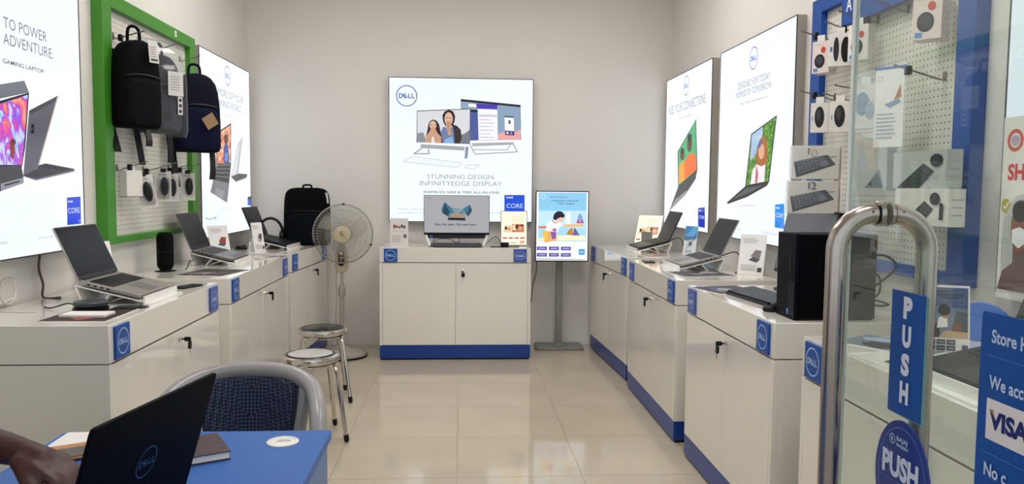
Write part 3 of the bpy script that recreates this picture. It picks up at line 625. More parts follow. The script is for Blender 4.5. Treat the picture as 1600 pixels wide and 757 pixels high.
# notice pasted over its lower part
nt = thing('notice_poster', 'paper notice with red lettering pasted over the lower light box', 'poster', (1.762, 2.45, 1.035), -90)
MB().box(0, .80, -.0015, 0, 0, .585).build('sheet', M_paper, nt)
p = Print(-.002, ink)
p.text('SH', 'd23a3a', .028, .385, .075, .048, 3)
p.ring('d4614f', (.055, .51), .036, .036, .012); p.ell('b9aac0', (.055, .51), .02, .016)
p.ell('b9a63a', (.028, .30), .021, .024); p.line('ffffff', [(.018, .30), (.026, .29), (.04, .312)], .006)
p.ell('c9c7c4', (.10, .17), .085, .17)
for k in range(9): p.rect('a5abb0', .022+.012*k, .025+.012*k, .07, .27)
p.poly('5c3a38', [(.01,.03),(.03,.09),(.075,.12),(.075,.17),(.13,.17),(.13,.11),(.18,.08),(.20,.03)])
p.ell('8c4a3c', (.098, .23), .038, .075); p.ell('241c1c', (.10, .285), .036, .035); p.poly('eceef0', [(.066,.225),(.10,.235),(.13,.225),(.128,.185),(.10,.168),(.068,.185)])
p.build('printed_face', nt)

# ------------------------------------------------------------------ pegboards
M_green = mat('green_frame', '3f8a22', .4, var=.03, scale=4)
M_bframe = mat('blue_frame', '1a4c9a', .45, var=.06, scale=4, spec=.3)
M_peg = pegboard_mat('perforated_board', 'd9d6cc', '5a564e', .0254, .0036)
def pegboard(name, label, loc, rz, Wd, H, rails, fm, dep=.055):
    t = thing(name, label, 'pegboard', loc, rz)
    h = Wd/2; l, r, tp, bt = rails
    MB().box(-h+.01, h-.01, -.022, 0, .01, H-.01).build('perforated_panel', M_peg, t)
    for a in ((-h, -h+l, 0, H), (h-r, h, 0, H), (-h+l, h-r, H-tp, H), (-h+l, h-r, 0, bt)):
        MB().box(a[0], a[1], -dep, 0, a[2], a[3]).build('rail', fm, t, .002)
    return t
pg = pegboard('green_pegboard', 'green-framed perforated board on the left wall hung with backpacks', (XL, 4.66, 1.075), 90, 1.34, 1.255, (.10, .10, .07, .035), M_green)
pr = Print(-.0556, ink); pr.rect('e8e6e0', .30, .335, 1.205, 1.24); pr.ell('6a8a60', (.318, 1.222), .006, .008); pr.build('price_sticker', pg)
pb = pegboard('blue_pegboard', 'blue-framed perforated board on the right wall hung with mouse boxes', (XR, 3.27, 1.04), -90, 1.28, 1.285, (.10, .10, .07, .045), M_bframe)
hd = MB().box(-.29, .45, -.075, -.056, 1.09, 1.40).build('header_plate', M_bframe, pb, .002)
pr = Print(-.0756, ink); pr.text('A', 'e6ecf4', -.245, 1.15, .05, .06, 1); pr.build('lettering', hd)

# ------------------------------------------------------------------ laptops and risers
def riser(label, loc, rz, Wd=.36, d=.27, z0=.012, z1=.078):
    t = thing('laptop_riser', label, 'riser', loc, rz, 'white acrylic laptop risers')
    h = Wd/2
    def seg(mb, a, b, th):
        a = Vector(a); b = Vector(b); dd = (b-a).normalized(); n = Vector((-dd.y, dd.x))*th/2
        mb.prism([tuple(a-n), tuple(b-n), tuple(b+n), tuple(a+n)], -h, h, 'x')
    a = MB(); seg(a, (-d/2, z0), (d/2, z1), .006); a.build('sloping_plate', M_acryl, t, .001)
    a = MB(); seg(a, (d/2-.002, z1-.004), (d/2-.03, .001), .006); a.build('back_support', M_acryl, t, .001)
    a = MB(); a.box(-h, h, -d/2-.006, -d/2+.002, .0, z0+.022); a.build('front_lip', M_acryl, t, .001)
    a = MB(); a.box(-h, h, -d/2-.03, -d/2-.006, 0, .006); a.build('foot_strip', M_acryl, t, .001)
    a = MB(); seg(a, (d/2-.10, .004), (d/2-.135, z1-.038), .005); a.build('inner_rib', M_acryl, t)
    return t
def laptop(label, loc, rz, Wd=.36, d=.245, lid=.235, front=.026, back=.088, lean=22, body=None, deck=None, scr=None, keys=None, logo_back=False, name='laptop'):
    body = body or M_silver; deck = deck or body; scr = scr or M_screen; keys = keys or M_black
    t = thing(name, label, 'laptop', loc, rz)
    tl = math.atan2(back-front, d); h = Wd/2; th = .014
    B = T(0, 0, (front+back)/2) @ RX(tl)
    a = MB(); a.prism(rrect(-h, h, -d/2, d/2, .012), 0, th); a.build('base', body, t, .002, M=B)
    a = MB(); a.box(-h*.86, h*.86, -.005, d/2-.03, th, th+.0006); kb = a.build('keyboard_well', deck if keys is not deck else M_dark, t, M=B)
    k = MB(); rows = 5; kw = h*1.7/14; kd = (d/2-.03+.005)/rows
    for r_ in range(rows):
        for c in range(14):
            x = -h*.85+c*kw; y = -.004+r_*kd
            if r_ == 0 and 4 <= c <= 8:
                if c == 4: k.box(x+.001, x+kw*5-.001, y+.001, y+kd-.002, th+.0006, th+.002)
                continue
            k.box(x+.001, x+kw-.001, y+.001, y+kd-.002, th+.0006, th+.002)
    k.build('keys', keys, kb)
    MB().prism(rrect(-.055, .055, -d/2+.014, -.016, .006), th, th+.0005).build('touchpad', mat('touchpad_'+body.name, '6e6c6a' if body is M_silver else '222428', .3), t, M=B)
    p_ = MB()
    for q in range(4): p_.box(-h-.0005, -h+.002, d/2-.05-q*.026, d/2-.036-q*.026, .004, .010)
    for q in range(3): p_.box(h-.002, h+.0005, d/2-.05-q*.026, d/2-.036-q*.026, .004, .010)
    p_.build('ports', M_black, t, M=B)
    L = B @ T(0, d/2-.004, th) @ RX(-tl) @ RX(-R(lean))
    a = MB(); a.prism(rrect(-h, h, .002, lid, .010), 0, .007, 'y'); li = a.build('lid', body, t, .0015, M=L)
    MB().box(-h+.006, h-.006, -.0012, 0, .018, lid-.008).build('display', scr, li)
    a = MB(); a.box(-h+.004, h-.004, -.0008, .0, .003, lid-.003); a.build('bezel', M_dark, li)
    a = MB(); a.M = RY(R(90)); a.lathe([(.006, -h*.8), (.006, h*.8)], 10); a.build('hinge', M_dark, t, M=L)
    if logo_back:
        pr_ = Print(.0, lambda c: mat('logo_sheen', c, .3)); pr_.roundel('20406e', (0, lid*.52), .03)
        for_ = pr_.build('logo', li); for_.matrix_local = T(0, .0074, 0) @ RZ(PI)
    return t
TOP = .89
M_lapgrey = mat('grey_laptop', '6c6a68', .35, metal=.4, var=.02)
M_slate = mat('slate_display', '2a2c30', .3, var=.0, spec=.1)
# left wall, near to far
riser('white angled riser under the silver laptop behind the charging puck', (-1.42, 3.42, TOP), 90)
laptop('silver laptop on the cabinet nearest the blue desk, dark screen open', (-1.42, 3.42, TOP), 90, .365, .25, .235, .026, .086, 24)
riser('white angled riser under the grey laptop beside the cylinder speaker', (-1.50, 4.98, TOP), 90, .36, .27)
laptop('slim grey laptop standing beside the black cylinder speaker', (-1.50, 4.98, TOP), 90, .36, .25, .235, .026, .084, 22, body=M_lapgrey, deck=M_lapgrey, scr=M_slate, keys=mat('dark_grey_keys', '2e2e30', .5))
riser('white angled riser under the black laptop in front of the backpack', (-1.44, 6.2, TOP), 87, .36, .27)
laptop('black laptop standing in front of the upright backpack', (-1.44, 6.2, TOP), 87, .36, .25, .24, .026, .084, 22, body=M_dark, deck=M_dark)
# right wall, far to near
riser('white angled riser under the dark laptop beside the tablet', (1.47, 6.02, TOP), -90, .36, .27)
laptop('dark grey laptop in front of the bright cream tablet', (1.47, 6.02, TOP), -90, .36, .245, .235, .026, .084, 24, body=mat('gunmetal', '2c2d30', .35, metal=.4), scr=M_slate)
riser('white angled riser under the silver laptop beside the white placard', (1.43, 4.72, TOP), -90, .37, .27)
laptop('silver laptop between the blue card and white placard on the right', (1.43, 4.72, TOP), -90, .36, .25, .235, .026, .084, 26, scr=M_slate)
riser('long white riser under the laptop behind the glass door', (1.335, 1.80, TOP), -90, .38, .27, .012, .07)
laptop('dark laptop behind the glass door beside the tent card', (1.345, 1.80, TOP), -90, .375, .26, .24, .026, .08, 20, body=M_dark, deck=M_dark, scr=mat('brown_black_display', '1c1a14', .2))

# ------------------------------------------------------------------ placards, cards, brochures
def placard(label, loc, rz, w, h, lean, draw, m=None, name='placard'):
    t = thing(name, label, 'placard', loc, rz)
    a = MB(); a.box(-w/2, w/2, 0, .003, 0, h); pan = a.build('panel', m or M_acryl, t, .0006, M=T(0, 0, .002) @ RX(-R(lean)))
    pr_ = Print(-.0006, ink); draw(pr_, w, h); pr_.build('print', pan)
    a = MB(); a.box(-w/2, w/2, .001, .055, 0, .003); a.box(-w/2, w/2, .052, .055, 0, h*.35).build('foot', m or M_acryl, t)
    return t
def d_plain(c1, c2):
    def f(p, w, h):
        p.rect('efecea', -w*.47, w*.47, h*.02, h*.98); p.poly(c1, [(-w*.05, h*.45), (w*.12, h*.62), (w*.36, h*.60), (w*.30, h*.38)])
        p.poly(c2, [(-w*.12, h*.36), (w*.05, h*.44), (w*.32, h*.38), (w*.2, h*.30)])
        for k in range(4): p.rect('a9a4a2', -w*.38, w*(.1+.05*(k % 3)), h*(.78+.035*k), h*(.79+.035*k))
        for k in range(4): p.rect('b5b0ae', -w*.38, w*.2, h*(.10+.04*k), h*(.115+.04*k))
        p.rect('4a4648', w*.26, w*.42, h*.07, h*.18)
    return f
placard('white product card leaning behind the nearest silver laptop', (-1.70, 3.83, TOP), 65, .15, .215, 12, d_plain('6a7484', 'd8a8a4'))
placard('white product card with red graphic beside the grey laptop', (-1.64, 5.47, TOP), 55, .16, .21, 12, d_plain('9a4a48', '50606c'))
placard('narrow white card in front of the black laptop', (-1.47, 5.83, TOP), 62, .11, .215, 10, d_plain('6c5a54', 'b8aca6'))
placard('white printed placard between the silver laptop and the tower', (1.655, 4.36, TOP), -38, .15, .235, 14, d_plain('8a8088', '5c5860'))
def d_blue(p, w, h):
    p.rect('dfe6ea', -w*.48, w*.48, h*.01, h*.99); p.rect('4f93cf', -w*.48, w*.48, h*.62, h*.99); p.poly('6fb6e0', [(-w*.48,h*.62),(w*.1,h*.62),(w*.48,h*.8),(w*.48,h*.99),(w*.2,h*.99)])
    p.poly('5a86b8', [(-w*.48,h*.5),(w*.2,h*.45),(w*.48,h*.6),(w*.48,h*.64),(-w*.48,h*.64)]); p.poly('c4cad0', [(-w*.3,h*.2),(w*.2,h*.3),(w*.25,h*.55),(-w*.2,h*.5)]); p.poly('4a5260', [(-w*.1,h*.3),(w*.15,h*.36),(w*.1,h*.48),(-w*.05,h*.42)])
    for k in range(3): p.rect('8d97a4', -w*.3, w*.2, h*(.07+.04*k), h*(.085+.04*k))
placard('small blue and white card behind the dark laptop on the right', (1.68, 5.66, TOP), -62, .13, .215, 8, d_blue)
def d_spec(p, w, h):
    p.rect('dcd6d2', -w*.48, w*.48, h*.01, h*.99)
    for k, c in enumerate(('8c3c44', '6c5048', '94505a', '3c3c48', '585058')): p.rect(c, -w*.32+w*.14*k, -w*.21+w*.14*k, h*(.62+.02*(k % 2)), h*(.76-.03*(k % 3)))
    p.rect('c8bcb6', -w*.36, w*.36, h*.50, h*.52)
    for k in range(4): p.rect('b2aaa6', -w*.38, w*.1, h*(.12+.07*k), h*(.145+.07*k))
    p.rect('6e6866', w*.24, w*.42, h*.26, h*.40)
placard('clear-stand white card on the back cabinet left of the monitor', (-.505, 6.42, .897), 0, .145, .22, 8, d_spec)
# little card holder beside the narrow card
t = thing('card_holder', 'small white card holder behind the narrow white card', 'holder', (-1.54, 5.92, TOP), 60)
MB().prism([(-.03, 0), (.03, 0), (.012, .09), (-.024, .085)], -.003, .003, 'y').build('front', M_acryl, t)
MB().box(-.028, .03, .01, .045, 0, .004).build('foot', M_acryl, t)

def brochure(label, x, y, z, rz, w, d, cols, th=.002, group=None):
    t = thing('brochure', label, 'brochure', (x, y, z), rz, group)
    MB().box(-w/2, w/2, -d/2, d/2, 0, th).build('sheets', M_paper, t)
    pr_ = Print(-.0002, ink); rnd = random.Random(int(abs(x*1000)+abs(y*100)))
    pr_.rect(cols[0], -w*.49, w*.49, -d*.49, d*.49)
    for c in cols[1:]:
        cx, cz = rnd.uniform(-.25, .25)*w, rnd.uniform(-.25, .25)*d
        pr_.poly(c, [(cx+w*.24*math.cos(a)*rnd.uniform(.5, 1), cz+d*.24*math.sin(a)*rnd.uniform(.5, 1)) for a in (0, 1, 2, 3, 4, 5.2)])
    o = pr_.build('cover_print', t); o.matrix_local = T(0, 0, th) @ RX(-R(90))
    return t
brochure('red and black printed sheet under the charging puck', -1.38, 2.985, TOP, 90, .29, .24, ('3a2624', 'b46a60', 'd8c8c0', '181416', 'a05048'))
brochure('dark brochure spread in front of the grey laptop riser', -1.375, 4.43, TOP, 80, .34, .27, ('3c3634', '7c6a68', '9c9490', '262224', '5c4a48'))
brochure('pale leaflet at the far corner of the speaker cabinet', -1.33, 5.25, TOP, 75, .20, .14, ('b9b4ae', '6a6662', 'd8d4d0'))
brochure('glossy brochure in front of the silver laptop on the right', 1.38, 4.40, TOP, -82, .26, .32, ('4c4a4a', '26262c', 'a8a2a0', '2e3a5c', '8c8886'))
brochure('colour brochure on the far end of the tower cabinet', 1.30, 3.71, TOP, -75, .26, .26, ('46444a', '3e6290', '222026', 'a8a4a0', '7c7a80'))
brochure('colourful brochure lying behind the glass door pull', 1.37, 2.37, TOP, -60, .30, .21, ('6c7884', 'c07a48', '3a3e48', '94a8c0', '2c2a30'))
brochure('white open leaflet at the cabinet edge behind the push sign', 1.26, 2.17, TOP, -80, .20, .15, ('c9c6be', '8c8880', 'e0ded8', '3a3a3c'))
brochure('small leaflet before the blue card on the far right cabinet', 1.40, 5.60, TOP, -80, .20, .14, ('b08a78', 'e0d8cc', '5c5a5c'))
# phones lying on the tops
t = thing('phone', 'black phone lying by the nearest silver laptop', 'phone', (-1.30, 3.80, TOP), 70)
MB().prism(rrect(-.07, .07, -.034, .034, .008), 0, .008).build('body', M_black, t, .001)
MB().prism(rrect(-.066, .066, -.031, .031, .006), .008, .0085).build('glass', M_screen, t)
t = thing('phone', 'dark phone on the silver laptop cabinet beside the pale riser', 'phone', (1.25, 5.12, TOP), -95)
MB().prism(rrect(-.07, .07, -.034, .034, .008), 0, .008).build('body', M_black, t, .001)
MB().prism(rrect(-.066, .066, -.031, .031, .006), .008, .0085).build('glass', M_screen, t)
# charging puck and white pad
t = thing('white_pad', 'flat white box between the printed sheet and the puck', 'box', (-1.375, 2.955, TOP+.002), 0)
MB().box(-.082, .082, -.045, .045, 0, .012).build('shell', M_white, t, .003)
MB().box(-.075, .075, -.038, .038, .012, .0125).build('lid_seam', M_paper, t)
t = thing('charging_puck', 'round charcoal charging puck on the nearest left cabinet', 'charger', (-1.43, 3.105, TOP+.002), 0)
MB().lathe([(.062, 0), (.064, .004), (.064, .010), (.056, .013)], 32).build('base', M_black, t)
MB().lathe([(.052, .013), (.061, .018), (.062, .030), (.058, .035), (.0, .0352)], 32, cap=False).build('disc', mat('puck_grey', '34353a', .4), t)
MB().tube(smooth_path([(-.06, .01, .012), (-.10, .03, .02), (-.16, .02, .004), (-.20, .05, .003)]), .003, 6).build('cable', M_cable, t)
t = thing('mouse_mat', 'black teardrop mat beside the charging puck', 'mat', (-1.305, 3.16, TOP+.002), 10)
MB().prism([(-.06, -.04), (.02, -.045), (.07, .0), (.03, .04), (-.05, .035)], 0, .004).build('pad', M_black, t, .001)
MB().prism([(-.05, -.034), (.018, -.038), (.06, .0), (.026, .034), (-.042, .03)], .004, .0045).build('top_cloth', M_dark, t)
# cylinder speaker
t = thing('cylinder_speaker', 'tall black cylinder speaker on the left cabinet', 'speaker', (-1.66, 4.50, TOP), 0)
MB().lathe([(.055, 0), (.056, .004), (.03, .007), (.03, .012)], 28).build('base', M_black, t)
MB().lathe([(.026, .012), (.038, .018), (.044, .034), (.045, .10), (.045, .185), (.042, .205), (.033, .218), (.012, .222)], 28).build('grille', mat('speaker_mesh', '060607', .8, bump=.6, bscale=900, spec=.15), t)
MB().lathe([(.0455, .112), (.0457, .113), (.0457, .115), (.0455, .116)], 28, cap=False).build('band', M_dark, t)

# ------------------------------------------------------------------ backpacks
def loft(mb, rings, seg=24, e=.55, mi=0):
    vs = []; n = len(rings); sg = lambda v: math.copysign(abs(v)**e, v)
    for (cx, cy, z, rx, ry) in rings:
        for k in range(seg):
            t = 2*PI*k/seg; vs.append((cx+rx*sg(math.cos(t)), cy+ry*sg(math.sin(t)), z))
    fs = [(i*seg+k, i*seg+(k+1) % seg, (i+1)*seg+(k+1) % seg, (i+1)*seg+k) for i in range(n-1) for k in range(seg)]
    fs += [tuple(range(seg))[::-1], tuple(range((n-1)*seg, n*seg))]
    return mb.add(vs, fs, mi)
def backpack(label, loc, rz, w, d, h, m, mp, straps=True, name='backpack', loop=.07, drop=(.13, .13), square=False):
    t = thing(name, label, 'backpack', loc, rz, 'backpacks for sale')
    a = MB(); P = [(.0, .80), (.02, .93), (.08, 1.0), (.35, 1.0), (.6, .97), (.78, .90), (.88, .80), (.95, .62), (.985, .42), (1.0, .2)]
    if square: P = [(.0, .90), (.02, .97), (.06, 1.0), (.35, 1.0), (.6, .99), (.8, .96), (.90, .91), (.955, .82), (.985, .68), (1.0, .45)]
    loft(a, [(0, 0, f*h, w/2*g, d/2*(.55+.45*g)) for f, g in P]); a.build('body', m, t, ang=60)
    a = MB(); Q = [(.03, .7), (.05, .86), (.12, .9), (.4, .9), (.5, .86), (.55, .7), (.56, .4)]
    loft(a, [(0, -d*.40, f*h, w/2*g*.92, d*.16*(.6+.4*g)) for f, g in Q]); a.build('front_pocket', mp, t, ang=60)
    a = MB(); a.tube([(x, -d*.46-.008*(1-abs(x)/w), h*.56+.02*(1-(2*x/w)**2)) for x in [w*(k/12-.5)*.86 for k in range(13)]], .003, 6); a.build('zip', M_black, t)
    a = MB(); a.tube(smooth_path([(-.035, .01, h*.975), (-.03, .01, h+loop*.75), (0, .01, h+loop), (.03, .01, h+loop*.75), (.035, .01, h*.975)]), .008, 8); a.build('top_loop', m, t)
    if straps:
        for sx, dr in zip((-1, 1), drop):
            a = MB()
            pts = smooth_path([(sx*w*.28, d*.46, h*.9), (sx*w*.36, d*.62, h*.6), (sx*w*.40, d*.58, h*.2), (sx*w*.42, d*.40, .0), (sx*w*.40, d*.25, -h*dr*.6), (sx*w*.37, d*.2, -h*dr)], 5)
            for q, r_ in zip(pts[:-1], pts[1:]):
                o = Vector((.017, 0, 0)); n_ = Vector((0, .004, 0))
                a.add([q-o-n_, q+o-n_, q+o+n_, q-o+n_, r_-o-n_, r_+o-n_, r_+o+n_, r_-o+n_], [(0,1,5,4),(1,2,6,5),(2,3,7,6),(3,0,4,7),(0,3,2,1),(4,5,6,7)])
            a.build('strap', M_black, t)
    return t
M_nylon = mat('black_nylon', '050507', .85, var=.15, scale=40, bump=.15, bscale=300, spec=.12)
M_navy = mat('navy_nylon', '060a1c', .8, var=.15, scale=40, bump=.15, bscale=300, spec=.15)
M_gnylon = mat('grey_nylon', '34363e', .8, var=.3, scale=30, bump=.3, bscale=120, spec=.2)
b1 = backpack('black backpack with a white swing tag on the green board', (-1.658, 4.15, 1.665), 58, .24, .14, .44, M_nylon, mat('black_nylon_pocket', '06070c', .8, var=.1, bump=.1, spec=.12), loop=.075, drop=(.28, .20))
pr = Print(0, ink); pr.rect('d8d6d2', -.028, .028, 0, .115)
for k in range(5): pr.rect('8a8884', -.02, .012, .03+.012*k, .034+.012*k)
pr.rect('3a3836', -.02, .02, .01, .02)
o = pr.build('swing_tag', b1); o.matrix_local = T(.045, -.088, .33) @ RX(R(-6))
b2 = backpack('grey backpack wrapped in a clear plastic bag with paper labels', (-1.655, 4.44, 1.66), 58, .24, .13, .42, M_gnylon, M_gnylon, drop=(.42, .38))
a = MB(); loft(a, [(0, 0, -.02, .135, .088), (0, 0, .02, .145, .10), (0, 0, .30, .142, .098), (0, 0, .43, .13, .07), (0, 0, .50, .12, .02)], 24, .5)
a.build('plastic_bag', glass_mat('clear_polybag', (.93, .94, .95), .8, .12, .05), b2, ang=60)
pr = Print(0, ink); pr.rect('d6d4d0', -.048, .048, 0, .13)
for k in range(6): pr.rect('8e8c8a', -.036, .02+.004*(k % 3), .03+.014*k, .0335+.014*k)
pr.rect('dcdad6', .01, .04, -.10, -.004)
for k in range(3): pr.rect('3c3a3a', .016, .034, -.09+.03*k, -.072+.03*k)
o = pr.build('paper_labels', b2); o.matrix_local = T(.03, -.104, .20)
b3 = backpack('navy backpack with a tan leather patch on the green board', (-1.61, 4.90, 1.575), 36, .28, .16, .47, M_navy, mat('navy_pocket', '070d2a', .8, var=.1, bump=.1, spec=.15), loop=.06, drop=(.45, .35))
pr = Print(0, lambda c: mat('tan_leather', c, .6, var=.06)); pr.poly('9a7a58', [(0, -.055), (.052, 0), (0, .055), (-.052, 0)]); o = pr.build('leather_patch', b3); o.matrix_local = T(.05, -.110, .185) @ RY(R(12))
b4 = backpack('black backpack standing upright on the far left cabinet', (-1.26, 6.52, TOP), 4, .375, .17, .47, M_nylon, mat('black_nylon_lower', '070a14', .8, var=.1, bump=.1, spec=.12), straps=False, loop=.022, square=True)
pr = Print(0, ink); pr.poly('cfcdc8', [(-.012, 0), (.014, 0), (.004, .085), (-.022, .085)]); o = pr.build('white_tag', b4); o.matrix_local = T(.165, -.06, .345)

# ------------------------------------------------------------------ hooks
M_wire = mat('hook_wire', '7c766c', .35, metal=.6, var=.05)
def hook(label, loc, rz, L=.17, rise=.05, clip=None, group=None):
    t = thing('peg_hook', label, 'hook', loc, rz, group)
    a = MB()
    for s in (-1, 1): a.tube([(s*.006, 0, .03), (s*.006, -.006, .001), (s*.006, -.012, 0), (s*.006, -L, rise)], .0018, 6)
    a.tube([(.006*math.cos(R(q)), -L-.008*math.sin(R(q)), rise+.003*math.sin(R(q))) for q in range(0, 181, 30)], .0022, 6)
    a.build('wire', M_wire, t)
    MB().box(-.010, .010, -.002, 0, -.004, .032).build('back_plate', M_wire, t)
    if clip:
        f = clip; MB().box(-.013, .013, -L*f-.010, -L*f+.010, rise*f-.022, rise*f+.012).build('stop_clip', M_black, t, .004)
    return t
PX = XL+.022
hook('wire hook at top left of the green board holding the black backpack', (PX, 4.18, 2.12), 90, .15, .04, .25)
hook('wire hook above the plastic-wrapped grey backpack', (PX, 4.72, 2.155), 90, .12, .035)
hook('wire hook nearest the far green rail above the navy backpack', (PX, 5.13, 2.155), 90, .12, .035)
hook('lower wire hook nearest the near green rail, holding the plain white box', (PX, 4.18, 1.45), 90, .15, .045, .45)
hook('lower wire hook holding the tilted mouse pack', (PX, 4.52, 1.448), 90, .17, .05, .12)
hook('lower wire hook holding the middle mouse pack', (PX, 4.90, 1.462), 90, .13, .04, .12)
hook('lower wire hook nearest the far green rail with two mouse packs', (PX, 5.04, 1.468), 90, .14, .04, .15)

# ------------------------------------------------------------------ mouse packs
M_blister = glass_mat('clear_blister', (.985, .985, .985), .5, .05, .0)
def mouse_pack(label, loc, rz, w=.085, h=.17, tilt=0, mouse=(.0225, .054), group='carded computer mice'):
    t = thing('mouse_pack', label, 'mouse pack', loc, rz, group)
    B = RY(R(tilt))
    MB().box(-w/2, w/2, -.002, 0, -h, 0).build('card', M_paper, t, M=B)
    a = MB(); a.ball((w*.06, -.016, -h*.5), mouse[0], .017, mouse[1], 16, 10); ms = a.build('mouse', M_black, t, M=B)
    a = MB(); a.box(w*.06-.002, w*.06+.002, -.0345, -.028, -h*.5+mouse[1]*.45, -h*.5+mouse[1]*.85); a.build('wheel', M_dark, ms)
    a = MB(); a.prism(rrect(-w*.46, w*.46, -h*.97, -h*.2, .012), -.036, -.002, 'y'); a.build('blister', M_blister, t, .004, M=B)
    pr_ = Print(-.0026, ink); pr_.rect('5a5856', -w*.3, w*.2, -h*.12, -h*.10); pr_.rect('a8a6a2', -w*.3, w*.3, -h*.16, -h*.145); o_ = pr_.build('card_print', t); o_.matrix_local = B
    MB().box(-.014, .014, -.008, .006, -.006, .016).build('hang_tab', M_black, t, M=B)
    return t
mouse_pack('tilted mouse pack hanging lowest on the green board', (-1.675, 4.25, 1.425), 30, tilt=-11, h=.175)
mouse_pack('mouse pack on the green board, middle one of the straight-hanging three', (-1.735, 4.82, 1.445), 28, h=.17)
mouse_pack('mouse pack on the green board, first of the straight-hanging three', (-1.728, 4.68, 1.455), 24, h=.175)
mouse_pack('mouse pack on the green board, rightmost beside the hanging strap', (-1.705, 5.02, 1.452), 30, h=.172)
t = thing('white_carton', 'plain white carton hanging on the lower near hook', 'box', (-1.715, 4.205, 1.45), 55)
MB().box(-.045, .045, -.03, .03, -.135, 0).build('carton', M_paper, t, .0015)
MB().box(-.02, .02, -.003, .003, 0, .03).build('hang_tab', M_paper, t)
MB().box(-.046, .046, -.031, .031, -.139, -.134).build('base_flap', M_grey, t)

# right board goods
QX = XR-.022
HR_ = [('upper hook nearest the far blue rail, holding a pink-sided webcam box', 3.70, 2.095, .17, .04, .62), ('upper hook holding the black headset box', 3.52, 2.10, .14, .045, .42), ('upper hook holding the webcam box behind the glass edge', 3.33, 2.105, .17, .045, .3),
       ('empty upper hook seen through the glass beside the header', 3.10, 2.10, .14, .045, None), ('upper hook holding the near webcam box', 2.84, 2.10, .16, .05, .5),
       ('middle hook nearest the far blue rail holding a mouse box', 3.70, 1.815, .17, .04, .6), ('second middle hook holding a mouse box', 3.54, 1.795, .13, .03, .45),
       ('bare middle hook beside the glass edge', 3.30, 1.80, .19, .03, None), ('middle hook behind the flyer with a black stop', 2.84, 1.795, .19, .05, .75)]
for lb_, y, z, L, ri, cl in HR_: hook(lb_ + ' on the blue board', (QX, y, z), -90, L, ri, cl)
def carton(name, label, loc, rz, w, d, h, draw_front, draw_side, mside=None, cat='box', group=None, tab=True):
    t = thing(name, label, cat, loc, rz, group)
    MB().box(-w/2, w/2, 0, d, -h, 0).build('carton', mside or M_paper, t, .0012)
    p_ = Print(-.0008, ink); draw_front(p_, w, h); p_.build('front_print', t)
    p_ = Print(0, ink); draw_side(p_, d, h); o_ = p_.build('side_print', t); o_.matrix_local = T(w/2+.0008, d/2, 0) @ RZ(R(90))
    if tab: MB().box(-.018, .018, .0, .003, 0, .028).build('hang_tab', M_paper, t)
    return t
def f_cam(p, w, h): p.ell('23262a', (-w*.05, -h*.62), w*.30, h*.22); p.ell('3c4046', (-w*.05, -h*.60), w*.2, h*.14); p.ell('c8503c', (w*.15, -h*.28), w*.14, h*.10); p.rect('5c8cc8', -w*.4, -w*.15, -h*.95, -h*.84); p.rect('b8b4b0', -w*.35, w*.1, -h*.12, -h*.10)
def s_cam(p, w, h):
    p.ring('8a8484', (w*.22, -h*.86), w*.12, w*.12, .002)
    for k in range(4): p.rect('c8b8b2', -w*.3, w*.25, -h*(.2+.12*k), -h*(.18+.12*k))
def f_none(p, w, h): p.rect('c8c4be', -w*.3, w*.2, -h*.12, -h*.10)
M_pink = mat('pinkish_carton', 'e2d2cc', .5, var=.02)
M_wcart = mat('white_carton', 'dedbd4', .5, var=.02)
carton('webcam_box', 'pink-sided webcam box hanging leftmost on the blue board', (1.70, 3.66, 2.085), -52, .085, .075, .15, f_cam, s_cam, M_pink, group='webcam boxes')
carton('webcam_box', 'webcam box straddling the glass edge on the blue board', (1.685, 3.28, 2.085), -50, .085, .075, .15, f_cam, s_cam, M_wcart, group='webcam boxes')
carton('webcam_box', 'largest webcam box seen through the glass at upper right', (1.695, 2.80, 2.10), -50, .10, .085, .165, f_cam, s_cam, M_pink, group='webcam boxes')
def f_head(p, w, h): p.ell('2c2c30', (-w*.16, -h*.48), w*.12, h*.38); p.ell('101014', (w*.24, -h*.5), w*.2, h*.40); p.rect('5c7ca8', -w*.42, -w*.32, -h*.55, -h*.4)
carton('headset_box', 'white box with two black shapes between the webcam boxes', (1.715, 3.50, 2.09), -28, .10, .05, .145, f_head, f_none, M_wcart)
def f_mouse(p, w, h): p.ell('2a282c', (0, -h*.48), w*.27, h*.36, 26); p.ell('4a474a', (-w*.06, -h*.40), w*.12, h*.2); p.rect('3a3436', -w*.015, w*.03, -h*.30, -h*.22); p.rect('7a9cc8', -w*.42, -w*.36, -h*.6, -h*.45)
carton('mouse_box', 'mouse box hanging left of its twin on the blue board', (1.705, 3.66, 1.795), -28, .08, .035, .14, f_mouse, f_none, M_wcart, group='mouse boxes on the blue board')
carton('mouse_box', 'mouse box hanging right of its twin, beside the glass edge', (1.72, 3.49, 1.785), -28, .085, .035, .14, f_mouse, f_none, M_wcart, group='mouse boxes on the blue board')
def f_mouse2(p, w, h): p.ell('8c9cb0', (-w*.1, -h*.45), w*.28, h*.26); p.ell('a8b0bc', (w*.2, -h*.6), w*.18, h*.2)
carton('mouse_box', 'pale box with a grey mouse just behind the glass edge', (1.695, 3.22, 1.83), -30, .10, .035, .19, f_mouse2, f_none, M_wcart)
